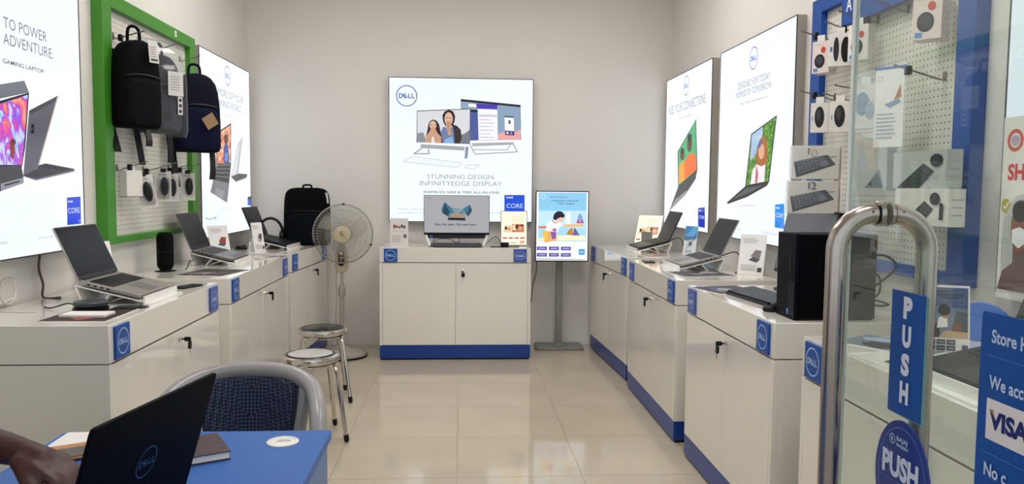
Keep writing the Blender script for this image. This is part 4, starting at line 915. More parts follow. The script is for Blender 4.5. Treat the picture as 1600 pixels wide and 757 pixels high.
# flyer in a zip sleeve
t = thing('flyer', 'white flyer in a blue-edged plastic sleeve hanging behind the glass', 'flyer', (1.655, 2.96, 1.85), -62)
MB().box(-.060, .060, -.001, 0, -.30, 0).build('sheet', M_paper, t)
MB().box(-.066, .066, -.002, .001, 0, .010).build('zip_edge', ink('4a74b4'), t)
pr = Print(-.0014, ink); pr.ring('8a94a8', (-.04, -.035), .011, .011, .002); pr.poly('b8683c', [(.02, -.12), (.045, -.06), (.05, -.11)]); pr.poly('7a92a8', [(-.02, -.135), (.04, -.115), (.05, -.13), (.005, -.15)])
for k in range(7): pr.rect('a0a4ac', -.05, .02+.006*(k % 3), -.175-.015*k, -.170-.015*k)
pr.build('print', t)
# keyboard packs in plastic (face the shop front)
def keyboard_pack(label, loc, rz, w, h, n, group='keyboards packed in plastic'):
    t = thing('keyboard_pack', label, 'keyboard pack', loc, rz, group)
    MB().box(-w/2, w/2, 0, .03, 0, h).build('carton', M_wcart, t, .002)
    pr_ = Print(-.001, ink)
    pr_.poly('4e545e', [(-w*.48, h*.52), (w*.24, h*.74), (w*.42, h*.44), (-w*.42, h*.04)])
    for k in range(5):
        f = k/5; pr_.line('90959e', [(-w*.44+w*.02*k, h*(.50-.08*k)), (w*(.16+.03*k), h*(.67-.05*k))], .003)
    for k in range(8): pr_.line('8a8f98', [(-w*.40+w*.07*k, h*(.53+.02*k)), (-w*.34+w*.075*k, h*(.16+.045*k))], .0025)
    pr_.ell('7e848e', (w*.16, h*.48), w*.09, h*.10); pr_.line('4a4a4c', [(w*.14, h*.66), (w*.42, h*.68)], .003)
    pr_.ring('3a3838', (-w*.05, h*.78 if n == 1 else h*.86), .012, .017, .002); pr_.ring('3a3838', (-w*.07, h*.32), .012, .016, .002) if n == 1 else pr_.text('12', '2a2a2c', -w*.12, h*.74, .035, .032, 0)
    if n == 1:
        for k in range(3): pr_.rect('4a4848', -w*.19, -w*.15, h*(.76+.06*k), h*(.80+.06*k))
    pr_.build('print', t)
    for k in range(3): MB().box(w/2-.004+.0*k, w/2+.02, .032+.018*k, .048+.018*k, -.004*k, h+.004*k).build('carton_behind', M_pink, t, .001)
    a = MB(); loft(a, [(0, .015, -.004, w/2+.006, .022), (0, .015, h*.5, w/2+.008, .026), (0, .015, h+.006, w/2+.005, .019)], 28, .25); a.build('plastic_sleeve', glass_mat('clear_sleeve', (.96, .96, .95), 1.0, .15, .10), t)
    return t
keyboard_pack('plastic-wrapped keyboard pack with a circled mark, upper of two', (1.595, 3.44, 1.43), -8, .205, .148, 1)
keyboard_pack('plastic-wrapped keyboard pack numbered 12, lower of two', (1.575, 3.41, 1.275), -8, .215, .145, 2)
# keyboard and mouse combo cartons behind the glass
def f_combo(p, w, h):
    p.poly('2b2e34', [(-w*.42, -h*.99), (w*.10, -h*.33), (w*.30, -h*.55), (w*.04, -h*.99)])
    for k in range(1, 5): p.line('565a62', [(-w*.42+w*.11*k, -h*.99), (w*.10+w*.05*k, -h*(.33+.055*k))], .002)
    for k in range(1, 6): p.line('565a62', [(w*(.10-.075*k), -h*(.33+.10*k)), (w*(.30-.05*k), -h*(.55+.075*k))], .002)
    p.ell('17181c', (w*.34, -h*.27), w*.11, h*.17); p.ell('30333a', (w*.33, -h*.24), w*.07, h*.08)
def f_combo2(p, w, h): f_combo(p, w*.8, h); p.rect('23252a', w*.36, w*.42, -h*.82, -h*.38)
def grey_lines(p, w, h):
    for k in range(3): p.rect('a8aca8', -w*.3, w*.3, -h*(.3+.2*k), -h*(.27+.2*k))
M_gcart = mat('grey_green_carton', 'b4b9b4', .5, var=.02)
carton('combo_carton', 'grey keyboard and mouse carton, upper one behind the glass', (1.66, 2.755, 1.525), -90, .33, .06, .135, f_combo, grey_lines, M_gcart, group='keyboard combo cartons', tab=False)
carton('combo_carton', 'pale keyboard and mouse carton above the door pull', (1.64, 2.70, 1.389), -90, .33, .06, .13, f_combo2, grey_lines, M_wcart, group='keyboard combo cartons', tab=False)
carton('combo_carton', 'pale carton with an oval mark just inside the glass edge', (1.665, 3.11, 1.60), -75, .19, .05, .22, lambda p, w, h: (p.ring('8a9494', (w*.22, -h*.3), .014, .022, .002), p.poly('7c8488', [(-w*.1, -h*.95), (w*.3, -h*.6), (w*.42, -h*.95)]), p.rect('4a5054', w*.02, w*.1, -h*.9, -h*.84)), grey_lines, M_gcart, tab=False)

# ------------------------------------------------------------------ things on the back cabinet
t = thing('monitor', 'all-in-one monitor on the back cabinet with a green slogan', 'monitor', (-.034, 6.37, .897), 0)
S = MB().box(-.266, .266, -.02, .015, .093, .413).build('shell', M_black, t, .003)
def scr_map(x, z): return (-.262+(x-312)/423*.524, .41-(z-235)/240*.30)
MB().box(-.262, .262, -.0212, -.02, .11, .41).build('display', lit('b9b9be', .78), S)
pr = Print(-.0216, lambda c: lit(c, .8)); q = lambda L: [scr_map(*v) for v in L]
pr.poly('3f7f9c', q([(422,322),(445,276),(490,315),(560,322),(608,292),(624,332),(600,368),(576,350),(580,378),(470,375),(462,368),(430,348)]))
pr.poly('23485c', q([(445,276),(455,300),(478,340),(462,368),(430,348)])); pr.poly('274e66', q([(608,292),(600,330),(585,355),(600,368),(624,332)]))
pr.poly('b59a86', q([(473,376),(484,350),(520,340),(550,352),(578,338),(579,378)])); pr.poly('8aa8b4', q([(492,318),(560,324),(575,332),(540,345),(500,338)])); pr.poly('18181a', q([(470,377),(578,379),(581,396),(462,393)]))
pr.text('Buy this year. Pay next year.', '2e5a30', *scr_map(385, 428), .335, .017, 2); pr.text('DELL', '4a4c50', *scr_map(335, 255), .03, .006, 2)
pr.build('slogan_print', S)
MB().box(-.235, .235, -.012, .02, .062, .093).build('sound_bar', mat('navy_black', '0c1220', .4), t, .003)
for sx in (-1, 1):
    a = MB(); a.tube(smooth_path([(sx*.225, .03, .09), (sx*.245, -.01, .085), (sx*.225, -.055, .035), (sx*.215, -.075, .006)], 5), .010, 8); a.tube([(sx*.245, .02, .085), (sx*.25, .06, .008)], .009, 8); a.build('leg', M_acryl, t)
MB().ball((-.205, -.03, .078), .012, .008, .012).build('blue_sticker', mat('sticker_blue', '2a6fb4', .4), t)
a = MB(); a.tube(smooth_path([(-.18, .03, .07), (-.19, .0, .03), (-.15, .0, .055), (-.06, .0, .058), (-.02, -.01, .034), (.02, -.005, .03), (.02, .01, .06)], 6), .003, 6); a.build('cable', M_cable, t)
def keyboard(label, loc, rz, w=.44, d=.135, rows=5, cols=18, m=None, km=None, tilt=4):
    t = thing('keyboard', label, 'keyboard', loc, rz); B = T(0, 0, .003) @ RX(R(tilt))
    MB().prism(rrect(-w/2, w/2, -d/2, d/2, .01), .002, .016).build('base', m or M_black, t, .002, M=T(0, 0, .004) @ B)
    k = MB(); kw = (w-.02)/cols; kd = (d-.018)/rows
    for r_ in range(rows):
        c = 0
        while c < cols:
            n_ = 5 if (r_ == 0 and c == 3) else 1
            x = -w/2+.01+c*kw; y = -d/2+.009+r_*kd; k.box(x+.001, x+kw*n_-.001, y+.001, y+kd-.0015, .016, .022); c += n_
    k.build('keys', km or M_dark, t, M=T(0, 0, .004) @ B)
    a = MB()
    for sx in (-1, 1): a.box(sx*w*.4-.02, sx*w*.4+.02, d/2-.03, d/2-.015, 0, .012)
    a.box(-w*.45, w*.45, -d/2+.005, -d/2+.015, 0, .006); a.build('feet', m or M_black, t)
    return t
keyboard('slate keyboard in front of the all-in-one monitor', (-.035, 6.24, .897), 0, .405, .12, m=mat('slate_plastic', '42444a', .4), km=mat('slate_keys', '4a4e56', .4))
def tablet(label, loc, rz, w, h, lean):
    t = thing('tablet', label, 'tablet', loc, rz, 'cream display tablets'); B = T(0, 0, .004) @ RX(-R(lean))
    s_ = MB().box(-w/2, w/2, 0, .008, 0, h).build('shell', M_grey, t, .002, M=B)
    MB().box(-w/2+.005, w/2-.005, -.001, 0, .005, h-.005).build('display', lit('fff6dc', 1.02), s_)
    p_ = Print(-.0013, lit)
    p_.rect('c86a4a', -w*.08, w*.38, h*.40, h*.62); p_.rect('f0d8a8', -w*.06, w*.1, h*.44, h*.60); p_.ell('5c3020', (w*.12, h*.54), w*.07, h*.07); p_.ell('e0a070', (w*.24, h*.49), w*.09, h*.06); p_.ell('6c2c1c', (w*.3, h*.58), w*.05, h*.03)
    p_.rect('e8c890', -w*.36, -w*.10, h*.42, h*.57); p_.ell('4c3828', (-w*.30, h*.50), w*.05, h*.05); p_.rect('c8946c', -w*.22, -w*.12, h*.44, h*.50); p_.line('3a3a3c', [(-w*.42, h*.405), (w*.40, h*.385)], .003)
    for k in range(4): p_.rect('c8405c', w*(-.42+.22*k), w*(-.26+.22*k), h*.195, h*.235)
    p_.rect('8a8a8c', -w*.3, w*.1, h*.07, h*.09); p_.rect('e8a890', w*.22, w*.4, h*.06, h*.14)
    for k in range(3): p_.rect('d8cba8', -w*.1, w*.36, h*(.70+.06*k), h*(.715+.06*k))
    p_.build('advert', s_)
    MB().prism([(.008, .0), (.075, 0), (.079, .004), (.02, h*.45), (.014, h*.45)], -w*.2, w*.2, 'x').build('prop', M_grey, t)
    return t
tablet('cream display tablet on the back cabinet right of the monitor', (.435, 6.39, .897), 0, .218, .285, 6)
tablet('cream display tablet behind the dark laptop on the right', (1.535, 6.40, TOP), -36, .225, .285, 22)
t = thing('webcam_puck', 'small black round puck in front of the cream tablet on the back cabinet', 'puck', (.355, 6.31, .901), 0)
MB().lathe([(.03, 0), (.034, .004), (.034, .026), (.030, .031), (.0, .032)], 22, cap=False).build('shell', M_black, t)
MB().tube(smooth_path([(-.03, .01, .02), (-.06, .05, .07), (-.10, .05, .06), (-.16, .02, .01), (-.2, .02, .006)]), .0025, 6).build('cable', M_cable, t)
t = thing('mouse_pad', 'thin black pad under the round puck', 'pad', (.37, 6.30, .897), 0)
MB().prism(rrect(-.13, .10, -.05, .04, .01), 0, .003).build('base', M_black, t); MB().prism(rrect(-.126, .096, -.046, .036, .008), .003, .0036).build('cloth', M_dark, t)

# ------------------------------------------------------------------ portrait screen on a floor stand
t = thing('screen_stand', 'portrait advertising screen on a grey floor stand', 'screen', (.845, 6.62, 0), -2)
MB().prism(rrect(-.205, .205, -.115, .14, .03), 0, .022).build('base_plate', M_grey, t, .004)
MB().lathe([(.05, .022), (.05, .03), (.035, .04)], 16).build('collar', M_grey, t)
MB().box(-.028, .028, .0, .045, .022, .86).build('post', M_grey, t, .003)
MB().box(-.10, .10, -.13, .03, .98, 1.14).build('bracket', M_black, t)
S = MB().box(-.222, .222, -.175, -.135, .762, 1.352).build('shell', M_black, t, .004)
MB().box(-.214, .214, -.1762, -.175, .772, 1.344).build('display', lit('f7f8fc', 1.0), S)
tm = lambda u, v: (-.218+(u-110)/428*.436, 1.35-(v-100)/590*.585)
def tq(L): return [tm(*v) for v in L]
pr = Print(-.1766, lambda c: lit(c, 1.0))
pr.poly('a9dcf6', tq([(130,112),(520,112),(520,520),(130,520)])); pr.poly('90cdf0', tq([(130,112),(520,112),(520,260),(130,260)])); pr.poly('c6e8fa', tq([(130,270),(515,262),(510,420),(340,400),(130,410)]))
pr.poly('fdf2cc', tq([(112,500),(290,470),(515,470),(515,512),(112,516)])); pr.poly('f0c088', tq([(335,380),(498,372),(498,396),(335,402)])); pr.poly('f8fafc', tq([(360,272),(388,272),(392,370),(352,370)])); pr.poly('8aa8d8', tq([(455,300),(470,285),(485,300),(500,365),(440,365)])); pr.poly('c8508c', tq([(440,368),(450,330),(470,365),(490,330),(500,368)]))
pr.poly('7060a0', tq([(410,470),(425,400),(468,468)])); pr.poly('c8843c', tq([(360,462),(375,430),(410,400),(412,468)])); pr.poly('e07858', tq([(130,395),(200,392),(200,410),(130,412)]))
pr.poly('f8f4f6', tq([(190,440),(196,372),(235,342),(290,360),(330,372),(300,400),(290,440)])); pr.ell('f0c4a8', tm(302, 330), .032, .03); pr.poly('1c1a30', tq([(248,330),(256,292),(285,266),(320,270),(345,300),(338,322),(310,318),(285,330),(268,345)])); pr.line('d84848', tq([(238, 342), (262, 366), (284, 362)]), .006)
pr.poly('eeb070', tq([(162,432),(275,440),(282,512),(182,532)])); pr.poly('f0c84c', tq([(168,440),(200,436),(205,500),(180,520)])); pr.poly('8a5ca8', tq([(228,440),(272,442),(276,490),(245,505)])); pr.ell('b07ab8', tm(262, 425), .018, .015)
for r_ in range(2):
    for c in range(3): x, z = tm(120+98*c, 595+54*r_); pr.rect('5a4ca8', x, x+.083, z, z+.03); pr.rect('d0ccec', x+.014, x+.07, z+.012, z+.019)
x, z = tm(462, 632); pr.rect('4aa4ea', x, x+.05, z, z+.048); pr.rect('d8ecfc', x+.01, x+.04, z+.02, z+.028)
pr.ring('e4f4fc', tm(168, 146), .021, .021, .004); pr.text('BACK TO SCHOOL', '44648c', *tm(222, 155), .14, .010, 1); pr.text('CHANGING THE WAY', '3c5478', *tm(232, 188), .23, .014, 1); pr.text('THEY LEARN', '3c5478', *tm(280, 212), .14, .014, 1)
pr.poly('c9ccd0', tq([(112, 662), (518, 668), (518, 682), (112, 678)]))
pr.build('advert', S)
MB().tube(smooth_path([(-.205, -.14, .77), (-.21, -.13, .66), (-.235, -.10, .55), (-.24, .0, .42), (-.25, .10, .36)]), .004, 6).build('cable', M_cable, t)

# ------------------------------------------------------------------ pedestal fan
M_cream = mat('fan_cream', 'b9ae90', .4, var=.03)
M_fgrey = mat('fan_grey', '9a968c', .4, var=.03)
t = thing('pedestal_fan', 'grey pedestal fan with round wire guard in the left corner', 'fan', (-.955, 6.33, 0), 6)
MB().lathe([(.195, 0), (.20, .008), (.198, .03), (.17, .045), (.06, .065), (.035, .09), (.03, .12)], 36).build('base', M_fgrey, t)
MB().lathe([(.196, -.0), (.203, .004), (.203, .014), (.199, .016)], 36, cap=False).build('base_rim', M_black, t)
MB().lathe([(.019, .1), (.019, .50)], 16).build('lower_pole', M_fgrey, t)
MB().lathe([(.027, .49), (.03, .50), (.03, .55), (.022, .575)], 16).build('height_collar', M_fgrey, t)
MB().lathe([(.012, .56), (.012, .72)], 14).build('upper_pole', M_steel, t)
a = MB(); a.prism(arc(0, .735, .052, 180, 360, 10)+[(.048, .80), (.03, .90), (-.03, .90), (-.048, .80)], -.075, -.005, 'y'); cb = a.build('control_box', M_cream, t, .012)
a = MB(); a.prism(arc(0, .765, .024, 180, 360, 8)+arc(0, .84, .024, 0, 180, 8), -.079, -.074, 'y'); a.build('control_panel', M_black, cb)
for z in (.77, .79, .81): MB().box(-.008, .008, -.084, -.079, z-.005, z+.005).build('speed_button', M_cream, cb)
MB().lathe([(.0, .0), (.012, .0), (.014, .008), (.0, .012)], 14).build('timer_knob', M_white, cb, M=T(0, -.079, .845) @ RX(R(90)))
H_ = T(.015, -.10, 1.0) @ RZ(R(-3)) @ RX(R(90))        # head axis: local +z of the lathe looks to the shop
MB().lathe([(.03, -.14), (.06, -.12), (.07, -.06), (.06, -.01), (.02, 0)], 22).build('motor_housing', M_cream, t, M=H_)
MB().box(-.02, .02, -.05, .0, .87, .97).build('neck', M_cream, t)
RG = .232
g = MB()
n = 110
for k in range(n):
    th_ = 2*PI*k/n; c, s_ = math.cos(th_), math.sin(th_)
    g.tube([(c*.05, s_*.05, .075), (c*.12, s_*.12, .078), (c*.19, s_*.19, .06), (c*.222, s_*.222, .03), (c*RG, s_*RG, .0)], .0011, 4, caps=False)
for r_, z in ((.12, .078), (.19, .06)): g.tube([(r_*math.cos(2*PI*k/40), r_*math.sin(2*PI*k/40), z) for k in range(40)], .0014, 4, closed=True)
g.build('front_guard', M_fgrey, t, M=H_)
g = MB()
for k in range(60):
    th_ = 2*PI*k/60; c, s_ = math.cos(th_), math.sin(th_)
    g.tube([(c*.06, s_*.06, -.07), (c*.16, s_*.16, -.065), (c*.22, s_*.22, -.03), (c*RG, s_*RG, .0)], .0011, 4, caps=False)
g.build('rear_guard', M_fgrey, t, M=H_)
g = MB(); g.tube([(RG*math.cos(2*PI*k/64), RG*math.sin(2*PI*k/64), 0) for k in range(64)], .005, 8, closed=True); g.build('guard_ring', M_fgrey, t, M=H_)
for an in (88, -22, 200): MB().box(-.008, .008, -.006, .010, -.012, .010).build('guard_clip', M_black, t, M=H_ @ RZ(R(an)) @ T(RG+.002, 0, 0))
MB().lathe([(.0, .082), (.05, .082), (.066, .078), (.070, .070), (.066, .064)], 30, cap=False).build('badge_disc', M_cream, t, M=H_)
pr = Print(0, ink); pr.ring('26221e', (0, .008), .015, .015, .006); pr.poly('b9ae90', [(.002, .008), (.03, .0), (.03, .03), (.01, .025)]); pr.line('4a4234', [(-.004, -.012), (.028, -.020)], .004); o = pr.build('maker_mark', t); o.matrix_local = H_ @ T(0, 0, .0825) @ RX(R(-90))
for k in range(3):
    bl = MB(); vs = []; fs = []
    for i_ in range(7):
        r_ = .035+.165*i_/6; wd = .055+.075*math.sin(PI*min(1, i_/6*.72)); a0 = R(k*120)+.5*(i_/6)
        for j_ in range(5):
            f = j_/4-.5; an = a0+f*wd/max(r_, .06); vs.append((r_*math.cos(an), r_*math.sin(an), -.012+f*.05))
    for i_ in range(6):
        for j_ in range(4): fs.append((i_*5+j_, (i_+1)*5+j_, (i_+1)*5+j_+1, i_*5+j_+1))
    o = bl.add(vs, fs).build('blade', mat('fan_blade', 'bcbab2', .3, alpha=.2), t, M=H_); sd = o.modifiers.new('solid', 'SOLIDIFY'); sd.thickness = .003
MB().lathe([(.0, .03), (.03, .028), (.036, .0), (.036, -.03)], 20, cap=False).build('blade_hub', M_fgrey, t, M=H_)
MB().tube(smooth_path([(-.03, -.02, .75), (-.045, -.01, .62), (-.04, .0, .5), (-.05, .02, .3), (-.04, .08, .06)]), .004, 6).build('cable', M_fgrey, t)

# ------------------------------------------------------------------ steel stools
def stool(label, x, y, rz, zt=.46, r=.157, pad='101012'):
    t = thing('steel_stool', label, 'stool', (x, y, 0), rz, 'stainless steel stools')
    MB().lathe([(r-.012, zt-.034), (r, zt-.028), (r+.003, zt-.014), (r-.002, zt), (r-.014, zt+.004), (r-.022, zt+.001)], 40, cap=False).build('seat_rim', M_steel, t)
    MB().lathe([(0, zt-.012), (r-.02, zt-.012), (r-.02, zt+.001), (r-.028, zt+.006), (r-.05, zt+.009), (0, zt+.010)], 40, cap=False).build('seat_pad', mat('stool_pad_'+pad, pad, .18, var=.05), t)
    MB().lathe([(r-.022, zt+.002), (r-.026, zt+.0078), (r-.038, zt+.0088)], 40, cap=False).build('pad_border', mat('stool_border', '141416', .25), t)
    for k in range(4):
        a_ = R(45+90*k); c, s_ = math.cos(a_), math.sin(a_)
        # a bent tube shared by seat and leg
        d1 = R(45+90*k+40); 
        pts = smooth_path([(.10*math.cos(d1), .10*math.sin(d1), zt-.05), (.13*math.cos(a_+.4), .13*math.sin(a_+.4), zt-.038), (.158*c, .158*s_, zt-.06), (.175*c, .175*s_, zt-.12), (.225*c, .225*s_, .02)], 5)
        lg = MB().tube(pts, .0115, 10).build('leg', M_steel, t)
        MB().capsule((.223*c, .223*s_, .034), (.227*c, .227*s_, .014), .0145, .0145, 10).build('rubber_foot', M_black, lg)
    g = MB(); g.tube([(.13*math.cos(2*PI*k/32), .13*math.sin(2*PI*k/32), zt-.045) for k in range(32)], .006, 6, closed=True); g.build('under_ring', M_steel, t)
    return t
stool('steel stool, nearer of two, with a reflection painted pale on its seat', -.815, 4.27, 20, pad='c9c6c0')  # dark seat; the pale pad colour stands in for its reflection
stool('steel stool with a black seat in front of the fan', -.89, 5.06, 14, pad='17181a')

# ------------------------------------------------------------------ headset, mice and cables on the tops
t = thing('headset', 'black over-ear headset behind the black laptop', 'headset', (-1.545, 6.46, TOP), 10)
MB().tube([(.095*math.cos(R(q)), 0, .10+.12*math.sin(R(q))) for q in range(0, 181, 12)], .011, 8).build('headband', M_black, t)
for sx in (-1, 1):
    c_ = MB(); c_.M = T(sx*.085, 0, .075) @ RY(R(90)); c_.lathe([(.02, -.018), (.04, -.012), (.044, 0), (.04, .016), (.02, .022)], 20); c_.build('ear_cup', M_black, t)
MB().lathe([(.06, 0), (.06, .012), (.02, .018), (.012, .03), (.012, .06)], 20).build('stand_base', M_black, t)
def mouse(label, loc, rz, m=None):
    t = thing('computer_mouse', label, 'mouse', loc, rz)
    a = MB(); a.ball((0, 0, .010), .030, .052, .024, 18, 10); 
    a.v = [(x, y, max(0.0, z)) for x, y, z in a.v]; a.build('shell', m or M_black, t)
    MB().lathe([(.008, -.003), (.008, .003)], 12).build('wheel', M_dark, t, M=T(0, -.028, .03) @ RY(R(90)))
    return t
mouse('black mouse lying near the far left wall behind the narrow card', (-1.66, 6.02, TOP), 70)
mouse('black mouse between the keyboard and the desktop tower', (1.265, 3.055, TOP), -80)
def cable(label, pts, r=.0035, m=None, name='cable'):
    o = MB().tube(smooth_path(pts), r, 6).build(name, m or M_cable); return tag(o, label, 'cable')
cable('thin black cable looping beside the grey laptop riser', [(-1.62, 4.85, TOP+.03), (-1.60, 4.72, TOP+.035), (-1.58, 4.62, TOP+.012), (-1.57, 4.56, TOP+.004)])
cable('brown cable hanging below the nearest light box', [(-1.78, 3.43, 1.10), (-1.785, 3.42, 1.02), (-1.78, 3.44, .95), (-1.775, 3.43, TOP+.004), (-1.70, 3.42, TOP+.004)], .005, mat('cable_brown', '5a3f38', .5))
cable('white cable coiled against the left wall near the desk', [(-1.785, 3.24, .99)]+[(-1.785, 3.19+.055*math.cos(R(q)), .955+.055*math.sin(R(q))) for q in range(0, 700, 40)]+[(-1.78, 3.08, TOP+.004), (-1.6, 3.04, TOP+.004)], .003, M_white)
cable('black power lead hanging behind the silver laptop on the right', [(1.57, 4.62, .975), (1.66, 4.62, 1.0), (1.68, 4.56, .95), (1.67, 4.50, TOP+.004), (1.60, 4.45, TOP+.004)])
cable('black power lead behind the dark laptop on the far right', [(1.60, 5.93, .975), (1.68, 5.90, 1.0), (1.70, 5.86, .93), (1.70, 5.84, TOP+.004)])

# ------------------------------------------------------------------ tower PC set on the right
keyboard('black full-size keyboard in front of the desktop tower', (1.335, 3.36, TOP), -84, .44, .145, 6, 20, tilt=8)
t = thing('desktop_tower', 'black desktop tower on the right cabinet behind the door pull', 'computer', (1.252, 2.915, TOP), -90)
MB().box(-.085, .085, .012, .31, .006, .325).build('case', mat('tower_black', '07080b', .35, var=.05, spec=.04), t, .004)
MB().prism([(-.085, 0), (.085, 0), (.085, .327), (-.085, .327)], -.004, .0125, 'y').build('front_bezel', mat('tower_bezel', '090c13', .4, spec=.05), t, .004)
a = MB()
for k in range(16): a.box(.03, .082, -.0055, -.004, .02+.008*k, .024+.008*k)
a.build('front_vents', M_black, t)
a = MB()
for k in range(3): a.box(.028, .045, -.0052, -.004, .18+.022*k, .192+.022*k)
a.box(.03, .04, -.0052, -.004, .255, .275); a.build('ports', M_black, t)
pr = Print(-.0052, ink); pr.rect('2a78c8', .018, .034, .016, .04); pr.rect('b8d8f4', .021, .031, .03, .033); pr.build('processor_sticker', t)
MB().box(-.08, .08, .02, .3, 0, .006).build('feet', M_black, t)
a = MB()
for z in (.24, .17): a.box(-.02, .02, .31, .335, z-.012, z+.012)
a.box(-.05, -.02, .31, .33, .06, .09); a.build('rear_plugs', M_black, t)
cable('upper black lead looping out behind the desktop tower', [(1.575, 2.92, 1.13), (1.63, 2.89, 1.13), (1.66, 2.87, 1.09), (1.62, 2.90, 1.03), (1.57, 2.93, .98), (1.55, 2.98, .93), (1.54, 3.06, TOP+.004)], .005)
cable('middle black lead curling behind the desktop tower', [(1.575, 2.92, 1.06), (1.61, 2.90, 1.05), (1.615, 2.90, .99), (1.585, 2.91, .95), (1.60, 2.96, TOP+.004)], .004)
cable('short black lead stub at the foot of the desktop tower', [(1.57, 2.87, .965), (1.61, 2.85, .955), (1.63, 2.86, .945), (1.60, 2.87, .94), (1.575, 2.875, .945)], .004)
t = thing('monitor', 'dark widescreen monitor behind the desktop tower', 'monitor', (1.60, 3.62, TOP), -90)
B = T(0, 0, .075) @ RX(-R(12))
S = MB().box(-.272, .272, 0, .03, 0, .325).build('shell', M_black, t, .003, M=B)
MB().box(-.262, .262, -.001, 0, .018, .315).build('display', mat('grey_off_display', '5a5c60', .25, var=0), S)
a = MB(); a.box(-.03, .03, .035, .06, .005, .20); a.build('neck', M_black, t)
MB().prism(rrect(-.11, .11, -.07, .10, .02), 0, .012).build('foot', M_black, t, .002)
# tent card and blue rounded board behind the glass
t = thing('tent_card', 'folded tent card with a learning boy picture behind the glass', 'tent card', (1.495, 2.30, TOP), -22)
h_ = .205; w_ = .125
a = MB(); pn = a.box(-w_/2, w_/2, 0, .0012, 0, h_).build('front_panel', M_paper, t, M=T(0, -.04, 0) @ RX(-R(11)))
MB().box(-w_/2, w_/2, 0, .0012, 0, h_).build('back_panel', M_paper, t, M=T(0, .04, 0) @ RX(R(11)))
MB().box(-w_/2, w_/2, -.04, .04, 0, .001).build('base_panel', M_paper, t)
pr = Print(-.0004, ink)
tb = lambda u, v: (-w_/2+w_*u, h_*v)
pr.poly('6a7890', [tb(.04, .22), tb(.96, .22), tb(.96, .97), tb(.04, .97)]); pr.poly('4c5c7c', [tb(.04, .70), tb(.96, .66), tb(.96, .97), tb(.04, .97)]); pr.poly('3a4458', [tb(.6, .3), tb(.95, .3), tb(.95, .6), tb(.7, .62)])
pr.poly('c4a07c', [tb(.30, .22), tb(.96, .22), tb(.96, .31), tb(.5, .33)]); pr.poly('3c2a24', [tb(.04, .22), tb(.34, .22), tb(.34, .42), tb(.1, .46)]); pr.poly('e6e2de', [tb(.28, .36), tb(.32, .52), tb(.5, .54), tb(.52, .38)]); pr.ell('b08468', tb(.46, .57), .011, .014); pr.ell('17161c', tb(.44, .63), .017, .018)
pr.poly('7c4a30', [tb(.62, .32), tb(.82, .32), tb(.8, .44), tb(.66, .46)]); pr.ring('b0bcd0', tb(.12, .92), .008, .008, .0015)
for k, (a_, b_) in enumerate(((.25, .6), (.28, .85), (.38, .78))): pr.rect('26344c', tb(a_, 0)[0], tb(b_, 0)[0], h_*(.90-.045*k), h_*(.915-.045*k))
for r_ in range(2):
    for c in range(3): pr.rect('2c3040', *[tb(.05+.22*c, 0)[0], tb(.24+.22*c, 0)[0]], h_*(.03+.09*r_), h_*(.10+.09*r_)); pr.rect('9aa0b0', tb(.08+.22*c, 0)[0], tb(.21+.22*c, 0)[0], h_*(.055+.09*r_), h_*(.07+.09*r_))
pr.rect('3a4a78', tb(.82, 0)[0], tb(.95, 0)[0], h_*.03, h_*.12); pr.build('front_print', pn)
t = thing('blue_board', 'blue round-shouldered board behind the tent card', 'board', (1.70, 2.43, TOP), -50)
MB().prism([(-.10, 0), (.10, 0)]+arc(0, .03, .10, 0, 180, 16), 0, .012, 'y').build('panel', mat('bright_blue', '2f6fd0', .35, var=.03), t, .003)
MB().box(-.06, .06, .012, .05, 0, .01).build('foot', M_blue, t)

# ------------------------------------------------------------------ glass door, standing open
DX = .70
door = thing('door_1', 'open glass door with a steel pull and blue push signs', None, (DX, 0, 0), 0); door['kind'] = 'structure'
M_glass = glass_mat('door_glass', (.90, .945, .915), 1.0, 0, .05)
MB().box(-.003, .003, .40, 1.367, .02, 2.3).build('glass_pane', M_glass, door)
MB().box(-.004, .004, 1.367, 1.377, .02, 2.3).build('glass_edge_painted_glow', mat('glass_edge_painted_glow', 'f2f5f0', .3, var=.02), door)  # white colour stands in for light gathering in the pane's edge
MB().box(-.02, .02, .38, 1.37, .0, .09).build('bottom_patch', M_alu, door, .003)
MB().box(-.02, .02, .38, .60, 2.22, 2.31).build('top_patch', M_alu, door, .003)
hy, hz0, hz1, ho = 1.255, .74, 1.343, .078
hr = .0168
pull = None
for sx in (-1, 1):
    rad = .062
    pts = [(sx*.008, hy, hz1)]+[(sx*(ho-rad+rad*math.sin(R(q))), hy, hz1-rad+rad*math.cos(R(q))) for q in range(0, 91, 10)]+[(sx*ho, hy, z) for z in (hz1-.15, hz1-.25, hz0+.25, hz0+.15)]+[(sx*(ho-rad+rad*math.cos(R(q))), hy, hz0+rad-rad*math.sin(R(q))) for q in range(0, 91, 10)]+[(sx*.008, hy, hz0)]
    o = MB().tube(pts, hr, 20).build('pull_bar', M_brushed, door)
    for z in (hz0, hz1):
        c_ = MB(); c_.M = T(sx*.005, hy, z) @ RY(sx*R(90)); c_.lathe([(hr+.0045, 0), (hr+.0045, .006), (hr+.003, .0075), (hr+.0005, .0075)], 24); c_.build('rosette', M_brushed, o)
        c_ = MB(); c_.M = T(sx*.013, hy, z) @ RY(sx*R(90)); c_.lathe([(hr+.0012, 0), (hr+.0012, .002)], 24, cap=False); c_.build('gasket', M_black, o)
    MB().ball((sx*.026, hy-hr*.9, hz1+.004), .0022, .0022, .0022, 8, 6).build('grub_screw', M_black, o)
